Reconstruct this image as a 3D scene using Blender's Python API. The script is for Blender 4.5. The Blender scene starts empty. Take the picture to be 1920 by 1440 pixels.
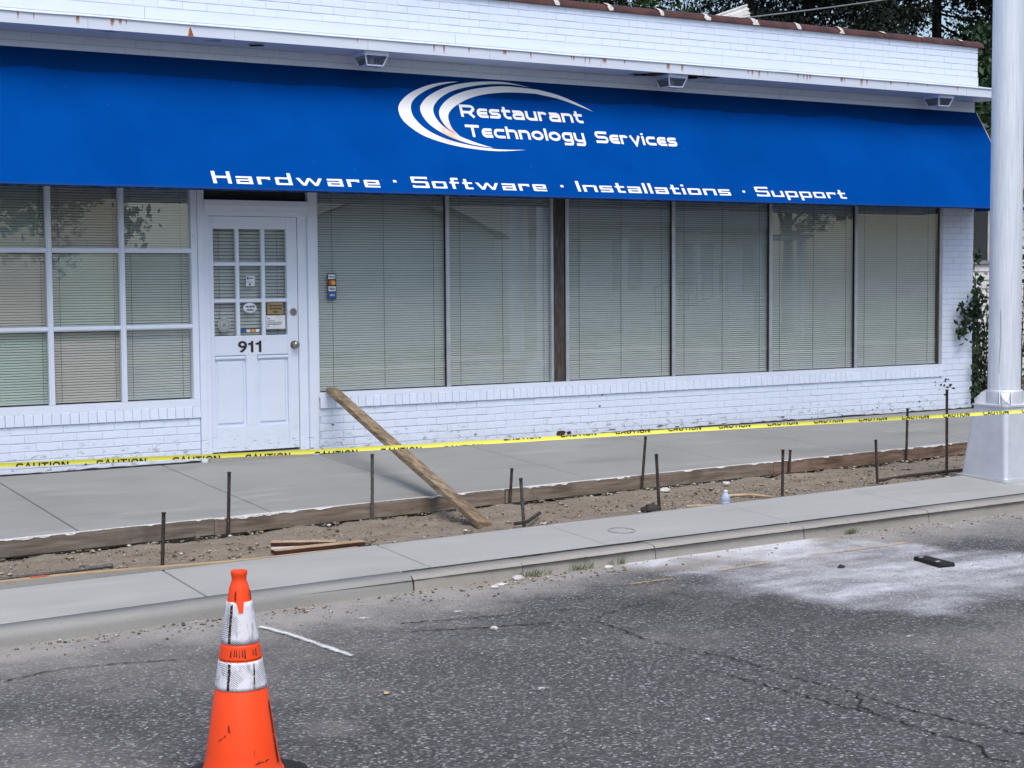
import bpy, math, random
import numpy as np
from mathutils import Vector, Matrix, noise as mnoise

random.seed(11)
RNG = np.random.default_rng(11)
SC = bpy.context.scene
COL = SC.collection
R = math.radians

# ------------------------------------------------------------------ camera
cam_d = bpy.data.cameras.new("camera")
cam_d.sensor_width = 36.0
cam_d.lens = 2999.48 / 1920 * 36.0
cam_d.clip_start = 0.1
cam_d.clip_end = 600
cam = bpy.data.objects.new("camera", cam_d)
COL.objects.link(cam)
CP = Vector((-4.91091, -12.98794, 1.45313))
_y, _p, _r = 0.5475613, 0.0640161, -0.0072992
fwd = Vector((math.sin(_y) * math.cos(_p), math.cos(_y) * math.cos(_p), -math.sin(_p)))
rgt = Vector((math.cos(_y), -math.sin(_y), 0))
upv = rgt.cross(fwd)
rr_ = rgt * math.cos(_r) + upv * math.sin(_r)
uu_ = -rgt * math.sin(_r) + upv * math.cos(_r)
cam.matrix_world = Matrix(((rr_.x, uu_.x, -fwd.x, CP.x), (rr_.y, uu_.y, -fwd.y, CP.y), (rr_.z, uu_.z, -fwd.z, CP.z), (0, 0, 0, 1)))
SC.camera = cam

# ------------------------------------------------------------------ sky, sun, exposure
SUN_EL, SUN_AZ = R(60), R(194)
world = bpy.data.worlds.new("World")
SC.world = world
world.use_nodes = True
wt = world.node_tree
wt.nodes.clear()
wo = wt.nodes.new("ShaderNodeOutputWorld")
wb = wt.nodes.new("ShaderNodeBackground")
ws = wt.nodes.new("ShaderNodeTexSky")
ws.sky_type = 'NISHITA'
ws.sun_disc = False
ws.sun_elevation = SUN_EL
ws.sun_rotation = SUN_AZ
ws.air_density = 1.0
ws.dust_density = 3.0
ws.ozone_density = 1.0
wb.inputs["Strength"].default_value = 0.15
wt.links.new(ws.outputs[0], wb.inputs[0])
wt.links.new(wb.outputs[0], wo.inputs[0])
sun_d = bpy.data.lights.new("sun", 'SUN')
sun_d.energy = 1.2
sun_d.angle = R(40)
sun_d.color = (1.0, 0.98, 0.95)
sun = bpy.data.objects.new("sun", sun_d)
COL.objects.link(sun)
sv = Vector((math.sin(SUN_AZ) * math.cos(SUN_EL), math.cos(SUN_AZ) * math.cos(SUN_EL), math.sin(SUN_EL)))
sun.rotation_euler = sv.to_track_quat('Z', 'Y').to_euler()
sun.location = sv * 40
SC.view_settings.view_transform = 'Standard'
SC.view_settings.look = 'None'
SC.view_settings.exposure = 0.42
SC.view_settings.gamma = 1.0
SC.view_settings.use_curve_mapping = False
SC.render.engine = 'CYCLES'
SC.cycles.max_bounces = 8
SC.cycles.transparent_max_bounces = 12
SC.cycles.use_denoising = True


# ------------------------------------------------------------------ node helper
class NT:
    def __init__(self, name, rough=0.6, spec=0.4, metallic=0.0):
        self.m = bpy.data.materials.new(name)
        self.m.use_nodes = True
        self.t = self.m.node_tree
        self.b = self.t.nodes["Principled BSDF"]
        self.out = self.t.nodes["Material Output"]
        self.b.inputs["Roughness"].default_value = rough
        self.b.inputs["Specular IOR Level"].default_value = spec
        self.b.inputs["Metallic"].default_value = metallic
        self._pos = None

    def n(self, typ, **kw):
        nd = self.t.nodes.new(typ)
        for k, v in kw.items():
            setattr(nd, k, v)
        return nd

    def l(self, a, b):
        self.t.links.new(a, b)

    def pos(self):
        if self._pos is None:
            self._pos = self.n("ShaderNodeNewGeometry").outputs["Position"]
        return self._pos

    def obj(self):
        return self.n("ShaderNodeTexCoord").outputs["Object"]

    def gen(self):
        return self.n("ShaderNodeTexCoord").outputs["Generated"]

    def rnd(self):
        return self.n("ShaderNodeObjectInfo").outputs["Random"]

    def scale(self, v, s):
        nd = self.n("ShaderNodeMapping")
        self.l(v, nd.inputs[0])
        nd.inputs["Scale"].default_value = s
        return nd.outputs[0]

    def noise(self, v, s, detail=3, rough=0.55, dist=0.0):
        nd = self.n("ShaderNodeTexNoise")
        self.l(v, nd.inputs["Vector"])
        nd.inputs["Scale"].default_value = s
        nd.inputs["Detail"].default_value = detail
        nd.inputs["Roughness"].default_value = rough
        nd.inputs["Distortion"].default_value = dist
        return nd.outputs["Fac"]

    def voro(self, v, s, feature='F1', out="Distance"):
        nd = self.n("ShaderNodeTexVoronoi", feature=feature)
        self.l(v, nd.inputs["Vector"])
        nd.inputs["Scale"].default_value = s
        return nd.outputs[out]

    def ramp(self, f, stops, interp='LINEAR'):
        nd = self.n("ShaderNodeValToRGB")
        nd.color_ramp.interpolation = interp
        e = nd.color_ramp.elements
        while len(e) < len(stops):
            e.new(0.5)
        for i, (p, c) in enumerate(stops):
            e[i].position = p
            e[i].color = (c, c, c, 1) if not isinstance(c, tuple) else (*c, 1)
        self.l(f, nd.inputs[0])
        return nd.outputs[0]

    def sep(self, v):
        nd = self.n("ShaderNodeSeparateXYZ")
        self.l(v, nd.inputs[0])
        return nd.outputs

    def math(self, op, a, b=None, c=None):
        nd = self.n("ShaderNodeMath", operation=op)
        for i, q in enumerate((a, b, c)):
            if q is None:
                continue
            if isinstance(q, (int, float)):
                nd.inputs[i].default_value = q
            else:
                self.l(q, nd.inputs[i])
        return nd.outputs[0]

    def step(self, v, a, b):
        nd = self.n("ShaderNodeMapRange", interpolation_type='SMOOTHSTEP')
        self.l(v, nd.inputs[0])
        nd.inputs[1].default_value = a
        nd.inputs[2].default_value = b
        return nd.outputs[0]

    def mix(self, f, a, b, blend='MIX'):
        nd = self.n("ShaderNodeMix", data_type='RGBA', blend_type=blend)
        for sock, q in ((nd.inputs[0], f), (nd.inputs[6], a), (nd.inputs[7], b)):
            if isinstance(q, (int, float)):
                sock.default_value = q
            elif isinstance(q, tuple):
                sock.default_value = (*q, 1)
            else:
                self.l(q, sock)
        return nd.outputs[2]

    def attr(self, name):
        return self.n("ShaderNodeAttribute", attribute_name=name)

    def color(self, c):
        if isinstance(c, tuple):
            self.b.inputs["Base Color"].default_value = (*c, 1)
        else:
            self.l(c, self.b.inputs["Base Color"])
        return self

    def rough(self, f):
        self.l(f, self.b.inputs["Roughness"])

    def bump(self, h, strength=0.3, dist=0.01):
        nd = self.n("ShaderNodeBump")
        nd.inputs["Strength"].default_value = strength
        nd.inputs["Distance"].default_value = dist
        self.l(h, nd.inputs["Height"])
        self.l(nd.outputs[0], self.b.inputs["Normal"])

    def alpha(self, f):
        self.l(f, self.b.inputs["Alpha"])


M = {}


def plain(name, c, rough=0.6, spec=0.4, metallic=0.0, var=0.12, scale=9.0):
    a = NT(name, rough, spec, metallic)
    f = a.noise(a.pos(), scale, 4)
    d = tuple(x * (1 - var * 2) for x in c)
    e = tuple(min(1, x * (1 + var)) for x in c)
    a.color(a.ramp(f, [(0.3, d), (0.7, e)]))
    M[name] = a.m
    return a


# --- white masonry paint
a = NT("white_brick_paint", 0.55, 0.35)
p = a.pos()
big = a.noise(p, 1.3, 4)
mid = a.noise(p, 14, 5, 0.6)
col = a.mix(a.ramp(big, [(0.35, 0.0), (0.75, 0.5)]), (0.725, 0.80, 0.935), (0.66, 0.73, 0.86))
rv = a.rnd()
col = a.mix(a.math('MULTIPLY', rv, 0.10), col, (0.60, 0.67, 0.77))
z = a.sep(p)[2]
low = a.step(z, 0.25, -0.08)
chip = a.math('MULTIPLY', a.step(a.noise(a.scale(p, (1, 1, 1.8)), 19, 5, 0.62), 0.66, 0.72), a.step(a.noise(p, 2.1, 2), 0.47, 0.62))
chiplow = a.math('MULTIPLY', a.step(a.noise(a.scale(p, (1, 1, 2.2)), 11, 6, 0.65), 0.56, 0.62), low)
col = a.mix(a.math('MULTIPLY', chip, 0.5), col, (0.22, 0.21, 0.21))
col = a.mix(a.math('MULTIPLY', chiplow, 0.75), col, (0.16, 0.155, 0.15))
soil = a.math('MULTIPLY', a.step(z, 0.12, -0.10), a.ramp(mid, [(0.3, 0.0), (0.7, 0.5)]))
col = a.mix(soil, col, (0.42, 0.40, 0.37))
a.color(col)
a.bump(a.noise(p, 45, 5, 0.6), 0.35, 0.004)
M["brickpaint"] = a.m

a = NT("white_mortar_paint", 0.7, 0.25)
p = a.pos()
a.color(a.ramp(a.noise(p, 8, 4), [(0.3, (0.46, 0.505, 0.58)), (0.7, (0.61, 0.67, 0.77))]))
a.bump(a.noise(p, 60, 4), 0.4, 0.003)
M["mortar"] = a.m


def woodpaint(name, c, chip_amt):
    a = NT(name, 0.45, 0.4)
    p = a.pos()
    f = a.noise(p, 5, 4)
    col = a.mix(a.ramp(f, [(0.3, 0.0), (0.8, 0.45)]), c, tuple(x * 0.86 for x in c))
    st = a.noise(a.scale(p, (6, 6, 1.2)), 16, 5, 0.62)
    ch = a.math('MULTIPLY', a.step(st, 0.65, 0.70), a.step(a.noise(p, 2.6, 2), 0.50, 0.62))
    col = a.mix(a.math('MULTIPLY', ch, chip_amt), col, (0.19, 0.18, 0.18))
    z = a.sep(p)[2]
    lo = a.math('MULTIPLY', a.step(z, 0.25, 0.0), a.step(a.noise(a.scale(p, (1.2, 1, 7)), 9, 5, 0.65), 0.58, 0.63))
    col = a.mix(a.math('MULTIPLY', lo, chip_amt), col, (0.2, 0.19, 0.2))
    a.color(col)
    a.bump(a.noise(a.scale(p, (1, 1, 0.25)), 60, 4), 0.18, 0.002)
    M[name] = a.m


woodpaint("white_wood_paint", (0.73, 0.80, 0.93), 0.75)
woodpaint("door_paint", (0.71, 0.785, 0.915), 0.7)

a = NT("white_metal_flashing", 0.4, 0.5)
p = a.pos()
f = a.noise(a.scale(p, (0.4, 1, 6)), 5, 4)
col = a.mix(a.ramp(f, [(0.35, 0.0), (0.8, 0.5)]), (0.70, 0.765, 0.88), (0.61, 0.66, 0.76))
rs = a.math('MULTIPLY', a.step(a.noise(p, 26, 4, 0.6), 0.68, 0.73), a.step(a.noise(a.scale(p, (1, 0, 0)), 1.7, 2), 0.5, 0.62))
a.color(a.mix(a.math('MULTIPLY', rs, 0.8), col, (0.30, 0.13, 0.05)))
a.bump(a.noise(a.scale(p, (0.6, 1, 1)), 4, 2), 0.25, 0.01)
M["flash"] = a.m

a = NT("rust_stain", 0.85, 0.1)
g = a.sep(a.gen())
fade = a.math('MULTIPLY', a.step(g[2], 0.0, 0.9), a.ramp(a.noise(a.scale(a.pos(), (3, 1, 0.5)), 50, 3), [(0.3, 0.35), (0.6, 1.0)]))
edge = a.math('MULTIPLY', a.step(g[0], 0.0, 0.3), a.step(g[0], 1.0, 0.7))
a.color((0.46, 0.17, 0.045))
a.alpha(a.math('MULTIPLY', a.math('MULTIPLY', fade, edge), 0.95))
M["rust"] = a.m
plain("rust_solid", (0.42, 0.13, 0.05), 0.8, 0.2)
plain("rotten_wood", (0.10, 0.06, 0.035), 0.9, 0.1, var=0.4, scale=40)

# --- awning canvas
a = NT("blue_awning_canvas", 0.85, 0.015)
p = a.pos()
x, y, z = a.sep(p)
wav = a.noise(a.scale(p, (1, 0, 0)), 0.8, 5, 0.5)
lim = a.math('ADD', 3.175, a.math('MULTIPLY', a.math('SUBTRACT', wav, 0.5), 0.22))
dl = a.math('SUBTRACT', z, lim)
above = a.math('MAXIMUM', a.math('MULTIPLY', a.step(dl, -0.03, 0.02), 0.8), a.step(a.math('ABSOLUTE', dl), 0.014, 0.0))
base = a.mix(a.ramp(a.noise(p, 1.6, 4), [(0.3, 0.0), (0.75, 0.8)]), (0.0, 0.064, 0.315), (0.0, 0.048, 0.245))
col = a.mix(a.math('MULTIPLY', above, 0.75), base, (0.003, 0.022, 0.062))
spot = a.math('MULTIPLY', a.step(a.noise(p, 3.1, 2), 0.70, 0.80), 0.5)
col = a.mix(spot, col, (0.003, 0.05, 0.16))
dots = a.step(a.voro(p, 5.5), 0.035, 0.02)
col = a.mix(a.math('MULTIPLY', dots, 0.25), col, (0.3, 0.4, 0.6))
hem = a.math('MULTIPLY', a.step(z, 2.238, 2.216), a.ramp(a.noise(p, 30, 4), [(0.35, 0.3), (0.65, 1.0)]))
col = a.mix(a.math('MULTIPLY', hem, 0.65), col, (0.03, 0.055, 0.12))
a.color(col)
wv = a.n("ShaderNodeTexWave", bands_direction='X')
a.l(p, wv.inputs[0])
wv.inputs["Scale"].default_value = 180
a.bump(a.math('ADD', a.noise(a.scale(p, (1, 1, 0.6)), 2.2, 3), a.math('MULTIPLY', wv.outputs["Fac"], 0.01)), 0.25, 0.03)
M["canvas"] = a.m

a = NT("white_vinyl_letters", 0.5, 0.3)
p = a.pos()
vd = a.n("ShaderNodeVectorMath", operation='DISTANCE')
a.l(p, vd.inputs[0])
vd.inputs[1].default_value = (2.16, -0.36, 2.78)
st = a.math('MULTIPLY', a.step(vd.outputs["Value"], 0.20, 0.05), a.ramp(a.noise(p, 14, 3), [(0.3, 0.2), (0.6, 0.7)]))
col = a.mix(a.ramp(a.noise(p, 9, 4), [(0.3, 0.0), (0.8, 0.35)]), (0.86, 0.87, 0.86), (0.74, 0.77, 0.78))
a.color(a.mix(st, col, (0.66, 0.36, 0.20)))
M["vinyl"] = a.m
plain("hem_blue", (0.010, 0.030, 0.090), 0.9, 0.05, var=0.35, scale=14)
plain("awning_piping", (0.55, 0.58, 0.60), 0.5)
plain("galvanised_tube", (0.36, 0.37, 0.38), 0.45, 0.5, 0.6)

# --- glass
def glassmat(name, tint, ior, rough=0.0):
    a = NT(name)
    t = a.t
    lw_ = a.n("ShaderNodeLayerWeight")
    f0 = ((ior - 1) / (ior + 1)) ** 2
    fr_ = a.math('ADD', f0, a.math('MULTIPLY', a.math('POWER', lw_.outputs["Facing"], 5.0), 1 - f0))
    tr = a.n("ShaderNodeBsdfTransparent")
    tr.inputs[0].default_value = (*tint, 1)
    gl = a.n("ShaderNodeBsdfGlossy")
    gl.inputs["Roughness"].default_value = rough
    gl.inputs["Color"].default_value = (0.95, 0.97, 0.97, 1)
    bp = a.n("ShaderNodeBump")
    bp.inputs["Strength"].default_value = 0.022
    bp.inputs["Distance"].default_value = 0.02
    a.l(a.noise(a.pos(), 1.7, 2), bp.inputs["Height"])
    a.l(bp.outputs[0], gl.inputs["Normal"])
    mx = a.n("ShaderNodeMixShader")
    a.l(fr_, mx.inputs[0])
    a.l(tr.outputs[0], mx.inputs[1])
    a.l(gl.outputs[0], mx.inputs[2])
    a.l(mx.outputs[0], a.out.inputs[0])
    M[name] = a.m


glassmat("window_glass", (0.945, 0.97, 0.962), 2.05)
glassmat("old_glass_reflect_green", (0.90, 0.96, 0.925), 1.8)  # green and rose tints: old glass plus each pane's reflections painted in
glassmat("old_glass_reflect_rose", (0.94, 0.915, 0.88), 1.65)
glassmat("lamp_glass", (0.55, 0.58, 0.6), 1.5, 0.05)
a = NT("bottle_plastic", 0.25, 0.5)
a.color((0.55, 0.66, 0.85))
a.b.inputs["Alpha"].default_value = 0.62
M["bottle_plastic"] = a.m

plain("blind_beige", (0.51, 0.550, 0.540), 0.5, 0.35, var=0.03, scale=3)
plain("blind_cord", (0.22, 0.24, 0.21), 0.8)
plain("interior_dark", (0.055, 0.055, 0.055), 0.9, 0.1)
plain("aluminium_mullion", (0.50, 0.53, 0.58), 0.4, 0.5, 0.35, var=0.08)
plain("black_gasket", (0.012, 0.013, 0.015), 0.6)
a = NT("dark_weathered_post", 0.8, 0.2)
p = a.pos()
f = a.noise(a.scale(p, (5, 5, 0.7)), 9, 6, 0.65)
a.color(a.ramp(f, [(0.25, (0.03, 0.027, 0.025)), (0.55, (0.075, 0.067, 0.058)), (0.8, (0.17, 0.16, 0.148))]))
a.bump(f, 0.5, 0.006)
M["post"] = a.m
plain("steel_hardware", (0.34, 0.33, 0.31), 0.3, 0.5, 0.9)
plain("numeral_black", (0.025, 0.022, 0.022), 0.5)
plain("cap_brown_clay", (0.085, 0.030, 0.022), 0.5, 0.4, var=0.25, scale=6)
plain("cap_mortar", (0.62, 0.60, 0.57), 0.9, 0.1, var=0.25, scale=50)
plain("paper_white", (0.72, 0.76, 0.80), 0.6)
plain("paper_tan", (0.33, 0.24, 0.10), 0.6)
plain("ink_dark", (0.05, 0.05, 0.06), 0.7)
plain("ink_blue", (0.03, 0.07, 0.20), 0.6)
plain("card_blue", (0.02, 0.12, 0.42), 0.5)
plain("card_red", (0.55, 0.06, 0.04), 0.5)
plain("card_amber", (0.70, 0.35, 0.05), 0.5)
plain("seal_ink", (0.22, 0.26, 0.27), 0.6)
plain("seal_pale", (0.38, 0.42, 0.41), 0.6)

# --- concrete
def concrete(name, c, var, streak=0.0, speck=0.0):
    a = NT(name, 0.8, 0.25)
    p = a.pos()
    f = a.noise(p, 0.9, 5, 0.6)
    col = a.ramp(f, [(0.28, tuple(x * (1 - var) for x in c)), (0.72, tuple(x * (1 + var) for x in c))])
    s = a.noise(a.scale(p, (0.35, 1.6, 1)), 2.2, 4, 0.55)
    col = a.mix(a.math('MULTIPLY', a.step(s, 0.52, 0.75), streak), col, tuple(x * 1.35 for x in c))
    s2 = a.noise(a.scale(p, (0.5, 1.3, 1)), 1.4, 3, 0.55)
    col = a.mix(a.math('MULTIPLY', a.step(s2, 0.52, 0.72), streak), col, tuple(x * 0.72 for x in c))
    fi = a.noise(p, 160, 3, 0.7)
    col = a.mix(0.35, col, a.ramp(fi, [(0.3, tuple(x * 0.75 for x in c)), (0.7, tuple(x * 1.25 for x in c))]))
    if speck:
        d = a.step(a.noise(p, 28, 5, 0.7), 0.60, 0.68)
        col = a.mix(a.math('MULTIPLY', d, speck), col, (0.10, 0.095, 0.085))
    a.color(col)
    a.bump(a.noise(p, 120, 4, 0.65), 0.25 + speck * 0.5, 0.004)
    M[name] = a.m


concrete("fresh_concrete", (0.272, 0.277, 0.268), 0.14, 0.85)
concrete("strip_concrete", (0.364, 0.366, 0.354), 0.10, 0.5)
concrete("curb_new", (0.285, 0.282, 0.268), 0.16, 0.5, 0.25)
concrete("curb_old", (0.33, 0.315, 0.285), 0.22, 0.3, 0.45)
plain("joint_dark", (0.05, 0.048, 0.045), 0.95, 0.1)
plain("cement_slurry", (0.66, 0.66, 0.64), 0.9, 0.1, var=0.2, scale=60)

# --- wood
def wood(name, c0, c1, c2, axis, rough=0.8):
    a = NT(name, rough, 0.2)
    p = a.obj()
    s = [14, 14, 14]
    s[axis] = 0.9
    f = a.noise(a.scale(p, tuple(s)), 2.2, 6, 0.62, 0.4)
    g = a.noise(p, 3.0, 3)
    col = a.ramp(f, [(0.28, c0), (0.5, c1), (0.75, c2)])
    col = a.mix(a.math('MULTIPLY', a.step(g, 0.5, 0.72), 0.6), col, c0)
    v = a.noise(p, 22, 4, 0.6)
    col = a.mix(a.math('MULTIPLY', a.step(v, 0.62, 0.72), 0.5), col, tuple(x * 0.35 for x in c0))
    a.color(col)
    a.bump(f, 0.5, 0.004)
    M[name] = a.m


wood("plank_wood", (0.085, 0.058, 0.037), (0.235, 0.175, 0.115), (0.44, 0.35, 0.25), 1)
wood("form_wood_grey", (0.085, 0.070, 0.055), (0.17, 0.145, 0.118), (0.26, 0.23, 0.195), 0)
wood("form_wood_brown", (0.095, 0.073, 0.056), (0.195, 0.157, 0.125), (0.29, 0.25, 0.208), 0)
wood("form_wood_red", (0.075, 0.045, 0.032), (0.19, 0.125, 0.092), (0.29, 0.22, 0.175), 0)
wood("raw_pine", (0.30, 0.20, 0.11), (0.46, 0.34, 0.20), (0.58, 0.46, 0.31), 0)
wood("scrap_wood", (0.26, 0.17, 0.10), (0.44, 0.32, 0.21), (0.56, 0.45, 0.33), 0)
wood("scrap_wood_dark", (0.035, 0.015, 0.012), (0.075, 0.035, 0.026), (0.13, 0.07, 0.05), 0)

a = NT("bare_dirt", 0.95, 0.1)
p = a.pos()
f = a.noise(a.scale(p, (0.7, 1.6, 1)), 3.2, 6, 0.7)
col = a.ramp(f, [(0.34, (0.15, 0.13, 0.105)), (0.55, (0.255, 0.215, 0.168)), (0.78, (0.40, 0.345, 0.275))])
f2 = a.noise(p, 70, 4, 0.7)
col = a.mix(0.55, col, a.ramp(f2, [(0.3, (0.11, 0.093, 0.074)), (0.55, (0.265, 0.228, 0.182)), (0.75, (0.48, 0.43, 0.36))]))
a.color(col)
a.bump(f2, 0.7, 0.012)
M["dirt"] = a.m
a = NT("mixed_gravel", 0.9, 0.15)
cv = a.voro(a.pos(), 26, out="Color")
f = a.sep(cv)[0]
a.color(a.ramp(f, [(0.0, (0.09, 0.072, 0.052)), (0.45, (0.20, 0.162, 0.12)), (0.82, (0.33, 0.285, 0.225)), (1.0, (0.56, 0.54, 0.50))]))
M["gravel"] = a.m

# --- asphalt
a = NT("worn_asphalt", 0.85, 0.25)
p = a.pos()
big = a.noise(p, 0.55, 5, 0.6)
mid = a.noise(p, 6.0, 4, 0.6)
cellc = a.voro(p, 85, out="Color")
cr = a.sep(cellc)
cell2 = a.sep(a.voro(p, 55, out="Color"))
binder = a.mix(a.ramp(big, [(0.3, 0.0), (0.7, 1.0)]), (0.076, 0.074, 0.075), (0.142, 0.137, 0.132))
agg = a.ramp(cr[0], [(0.0, (0.030, 0.030, 0.033)), (0.5, (0.072, 0.071, 0.075)), (0.78, (0.14, 0.138, 0.142)), (0.92, (0.28, 0.28, 0.285)), (1.0, (0.54, 0.54, 0.54))])
col = a.mix(a.ramp(mid, [(0.3, 0.42), (0.7, 0.72)]), binder, agg)
brt = a.math('MULTIPLY', a.step(cell2[1], 0.955, 0.975), a.step(a.voro(p, 55), 0.42, 0.25))
col = a.mix(a.math('MULTIPLY', brt, 0.9), col, (0.60, 0.60, 0.59))
at = a.attr("wear")
wr = a.sep(at.outputs["Vector"])
fine = a.noise(p, 75, 4, 0.75)
patch = a.noise(a.scale(p, (1.0, 1.0, 1)), 7, 5, 0.65)
# grey cement residue
rf = a.math('MULTIPLY', wr[1], a.ramp(a.math('ADD', a.math('MULTIPLY', fine, 0.6), a.math('MULTIPLY', patch, 0.5)), [(0.34, 0.30), (0.56, 1.0)]))
col = a.mix(a.math('MULTIPLY', rf, 0.92), col, (0.37, 0.352, 0.325))
# tan grit
tf = a.math('MULTIPLY', wr[2], a.ramp(fine, [(0.35, 0.1), (0.6, 1.0)]))
col = a.mix(a.math('MULTIPLY', tf, 0.8), col, (0.33, 0.255, 0.175))
# white powder
df = a.math('MULTIPLY', wr[0], a.ramp(a.math('ADD', a.math('MULTIPLY', fine, 0.65), a.math('MULTIPLY', patch, 0.5)), [(0.37, 0.14), (0.66, 1.0)]))
col = a.mix(a.math('MINIMUM', df, 0.97), col, (0.66, 0.665, 0.70))
dk = a.attr("oil")
col = a.mix(a.math('MULTIPLY', dk.outputs["Fac"], a.ramp(mid, [(0.3, 0.4), (0.7, 0.9)])), col, (0.035, 0.035, 0.036))
a.color(col)
a.bump(a.math('ADD', a.math('MULTIPLY', a.voro(p, 85), 1.0), a.math('MULTIPLY', fine, 0.6)), 0.9, 0.007)
M["asphalt"] = a.m
a = NT("crack_tar", 0.95, 0.1)
a.color((0.018, 0.018, 0.019))
a.alpha(a.ramp(a.noise(a.pos(), 22, 4, 0.65), [(0.36, 0.06), (0.58, 0.9)]))
M["crack"] = a.m


def chalk(name, c, lo, hi):
    a = NT(name, 0.9, 0.1)
    a.color(c)
    f = a.noise(a.pos(), 95, 3, 0.75)
    f2 = a.noise(a.pos(), 9, 3, 0.6)
    e = a.attr("core").outputs["Fac"]
    v = a.math('ADD', a.math('MULTIPLY', e, 0.55), a.math('ADD', a.math('MULTIPLY', f, 0.75), a.math('MULTIPLY', f2, 0.35)))
    a.alpha(a.math('MULTIPLY', a.step(v, lo, hi), a.math('MULTIPLY', 0.92, a.step(e, 0.0, 0.35))))
    M[name] = a.m


chalk("white_marking_paint", (0.74, 0.74, 0.72), 0.72, 1.12)
chalk("white_chip_paint", (0.75, 0.75, 0.75), 0.90, 1.12)
chalk("yellow_marking_paint", (0.62, 0.40, 0.14), 0.78, 1.12)

for nm_, c0, c1 in (("stake_steel", (0.030, 0.024, 0.022), (0.075, 0.055, 0.045)), ("stake_steel_grey", (0.055, 0.052, 0.05), (0.14, 0.135, 0.13))):
    a = NT(nm_, 0.65, 0.4, 0.3)
    f = a.noise(a.pos(), 30, 5, 0.65)
    col = a.ramp(f, [(0.3, c0), (0.7, c1)])
    sp_ = a.step(a.noise(a.pos(), 75, 3, 0.6), 0.64, 0.70)
    a.color(a.mix(a.math('MULTIPLY', sp_, 0.7), col, (0.36, 0.35, 0.33)))
    M[nm_] = a.m
a = NT("caution_tape_yellow", 0.35, 0.5)
a.color((0.93, 0.90, 0.13))
a.b.inputs["Transmission Weight"].default_value = 0.0
M["tape"] = a.m
plain("tape_print", (0.02, 0.018, 0.012), 0.5, var=0.05)

# --- pole
a = NT("brushed_aluminium", 0.33, 0.5, 0.25)
p = a.pos()
f = a.noise(a.scale(p, (40, 40, 1.5)), 2.0, 4, 0.6)  # vertical streak reflections, painted into the metal colour
col = a.ramp(f, [(0.3, (0.66, 0.71, 0.81)), (0.7, (0.86, 0.91, 0.98))])
sc = a.step(a.noise(a.scale(p, (9, 9, 0.9)), 4, 6, 0.7), 0.70, 0.73)
a.color(a.mix(a.math('MULTIPLY', sc, 0.4), col, (0.22, 0.22, 0.23)))
a.rough(a.ramp(f, [(0.3, 0.34), (0.7, 0.46)]))
M["alu"] = a.m
a = NT("cast_aluminium", 0.5, 0.5, 0.4)
p = a.pos()
f = a.noise(p, 6, 5, 0.6)
a.color(a.ramp(f, [(0.3, (0.60, 0.63, 0.69)), (0.7, (0.71, 0.74, 0.80))]))
a.bump(a.noise(p, 70, 4), 0.15, 0.003)
M["cast"] = a.m

# --- cone
def conemat(name, c, scuff, hatch=0.0):
    a = NT(name, 0.48, 0.4)
    p = a.obj()
    ang = a.scale(p, (5, 5, 1.3))
    s = a.noise(ang, 5.5, 6, 0.68, 0.3)
    col = a.mix(a.ramp(a.noise(p, 4, 3), [(0.3, 0.0), (0.8, 0.4)]), c, tuple(x * 0.8 for x in c))
    col = a.mix(a.math('MULTIPLY', a.step(s, 0.645, 0.70), scuff), col, (0.045, 0.035, 0.035))
    if hatch:
        wv = a.n("ShaderNodeTexWave", bands_direction='DIAGONAL')
        a.l(a.scale(p, (1, 0.2, 1)), wv.inputs[0])
        wv.inputs["Scale"].default_value = 75
        wv.inputs["Distortion"].default_value = 1.0
        msk = a.math('MULTIPLY', a.step(wv.outputs["Fac"], 0.55, 0.75), a.step(a.noise(p, 14, 4, 0.6), 0.44, 0.56))
        col = a.mix(a.math('MULTIPLY', msk, hatch), col, (0.16, 0.15, 0.17))
        gr = a.noise(a.scale(p, (8, 8, 1)), 5, 4, 0.6)
        col = a.mix(a.math('MULTIPLY', a.step(gr, 0.52, 0.68), 0.65), col, (0.17, 0.16, 0.17))
    a.color(col)
    M[name] = a.m
    return a


conemat("cone_orange", (1.0, 0.075, 0.008), 0.7)
conemat("cone_band_orange", (1.0, 0.075, 0.008), 0.9)
conemat("cone_white_sheeting", (0.76, 0.76, 0.82), 0.9, 0.85)
a = NT("scuff_mark", 0.8, 0.1)
a.color((0.03, 0.022, 0.022))
a.alpha(a.ramp(a.noise(a.pos(), 130, 4, 0.7), [(0.34, 0.0), (0.50, 0.95)]))
M["scuff_mark"] = a.m
plain("cone_rubber", (0.018, 0.018, 0.02), 0.7)

# --- vegetation & surroundings
def leafmat(name, c, c2):
    a = NT(name, 0.6, 0.3)
    f = a.noise(a.pos(), 1.3, 3)
    g = a.sep(a.voro(a.pos(), 9, out="Color"))[0]
    col = a.ramp(f, [(0.35, c), (0.65, c2)])
    col = a.mix(a.math('MULTIPLY', g, 0.45), col, tuple(x * 0.45 for x in c))
    a.color(col)
    M[name] = a.m


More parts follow.
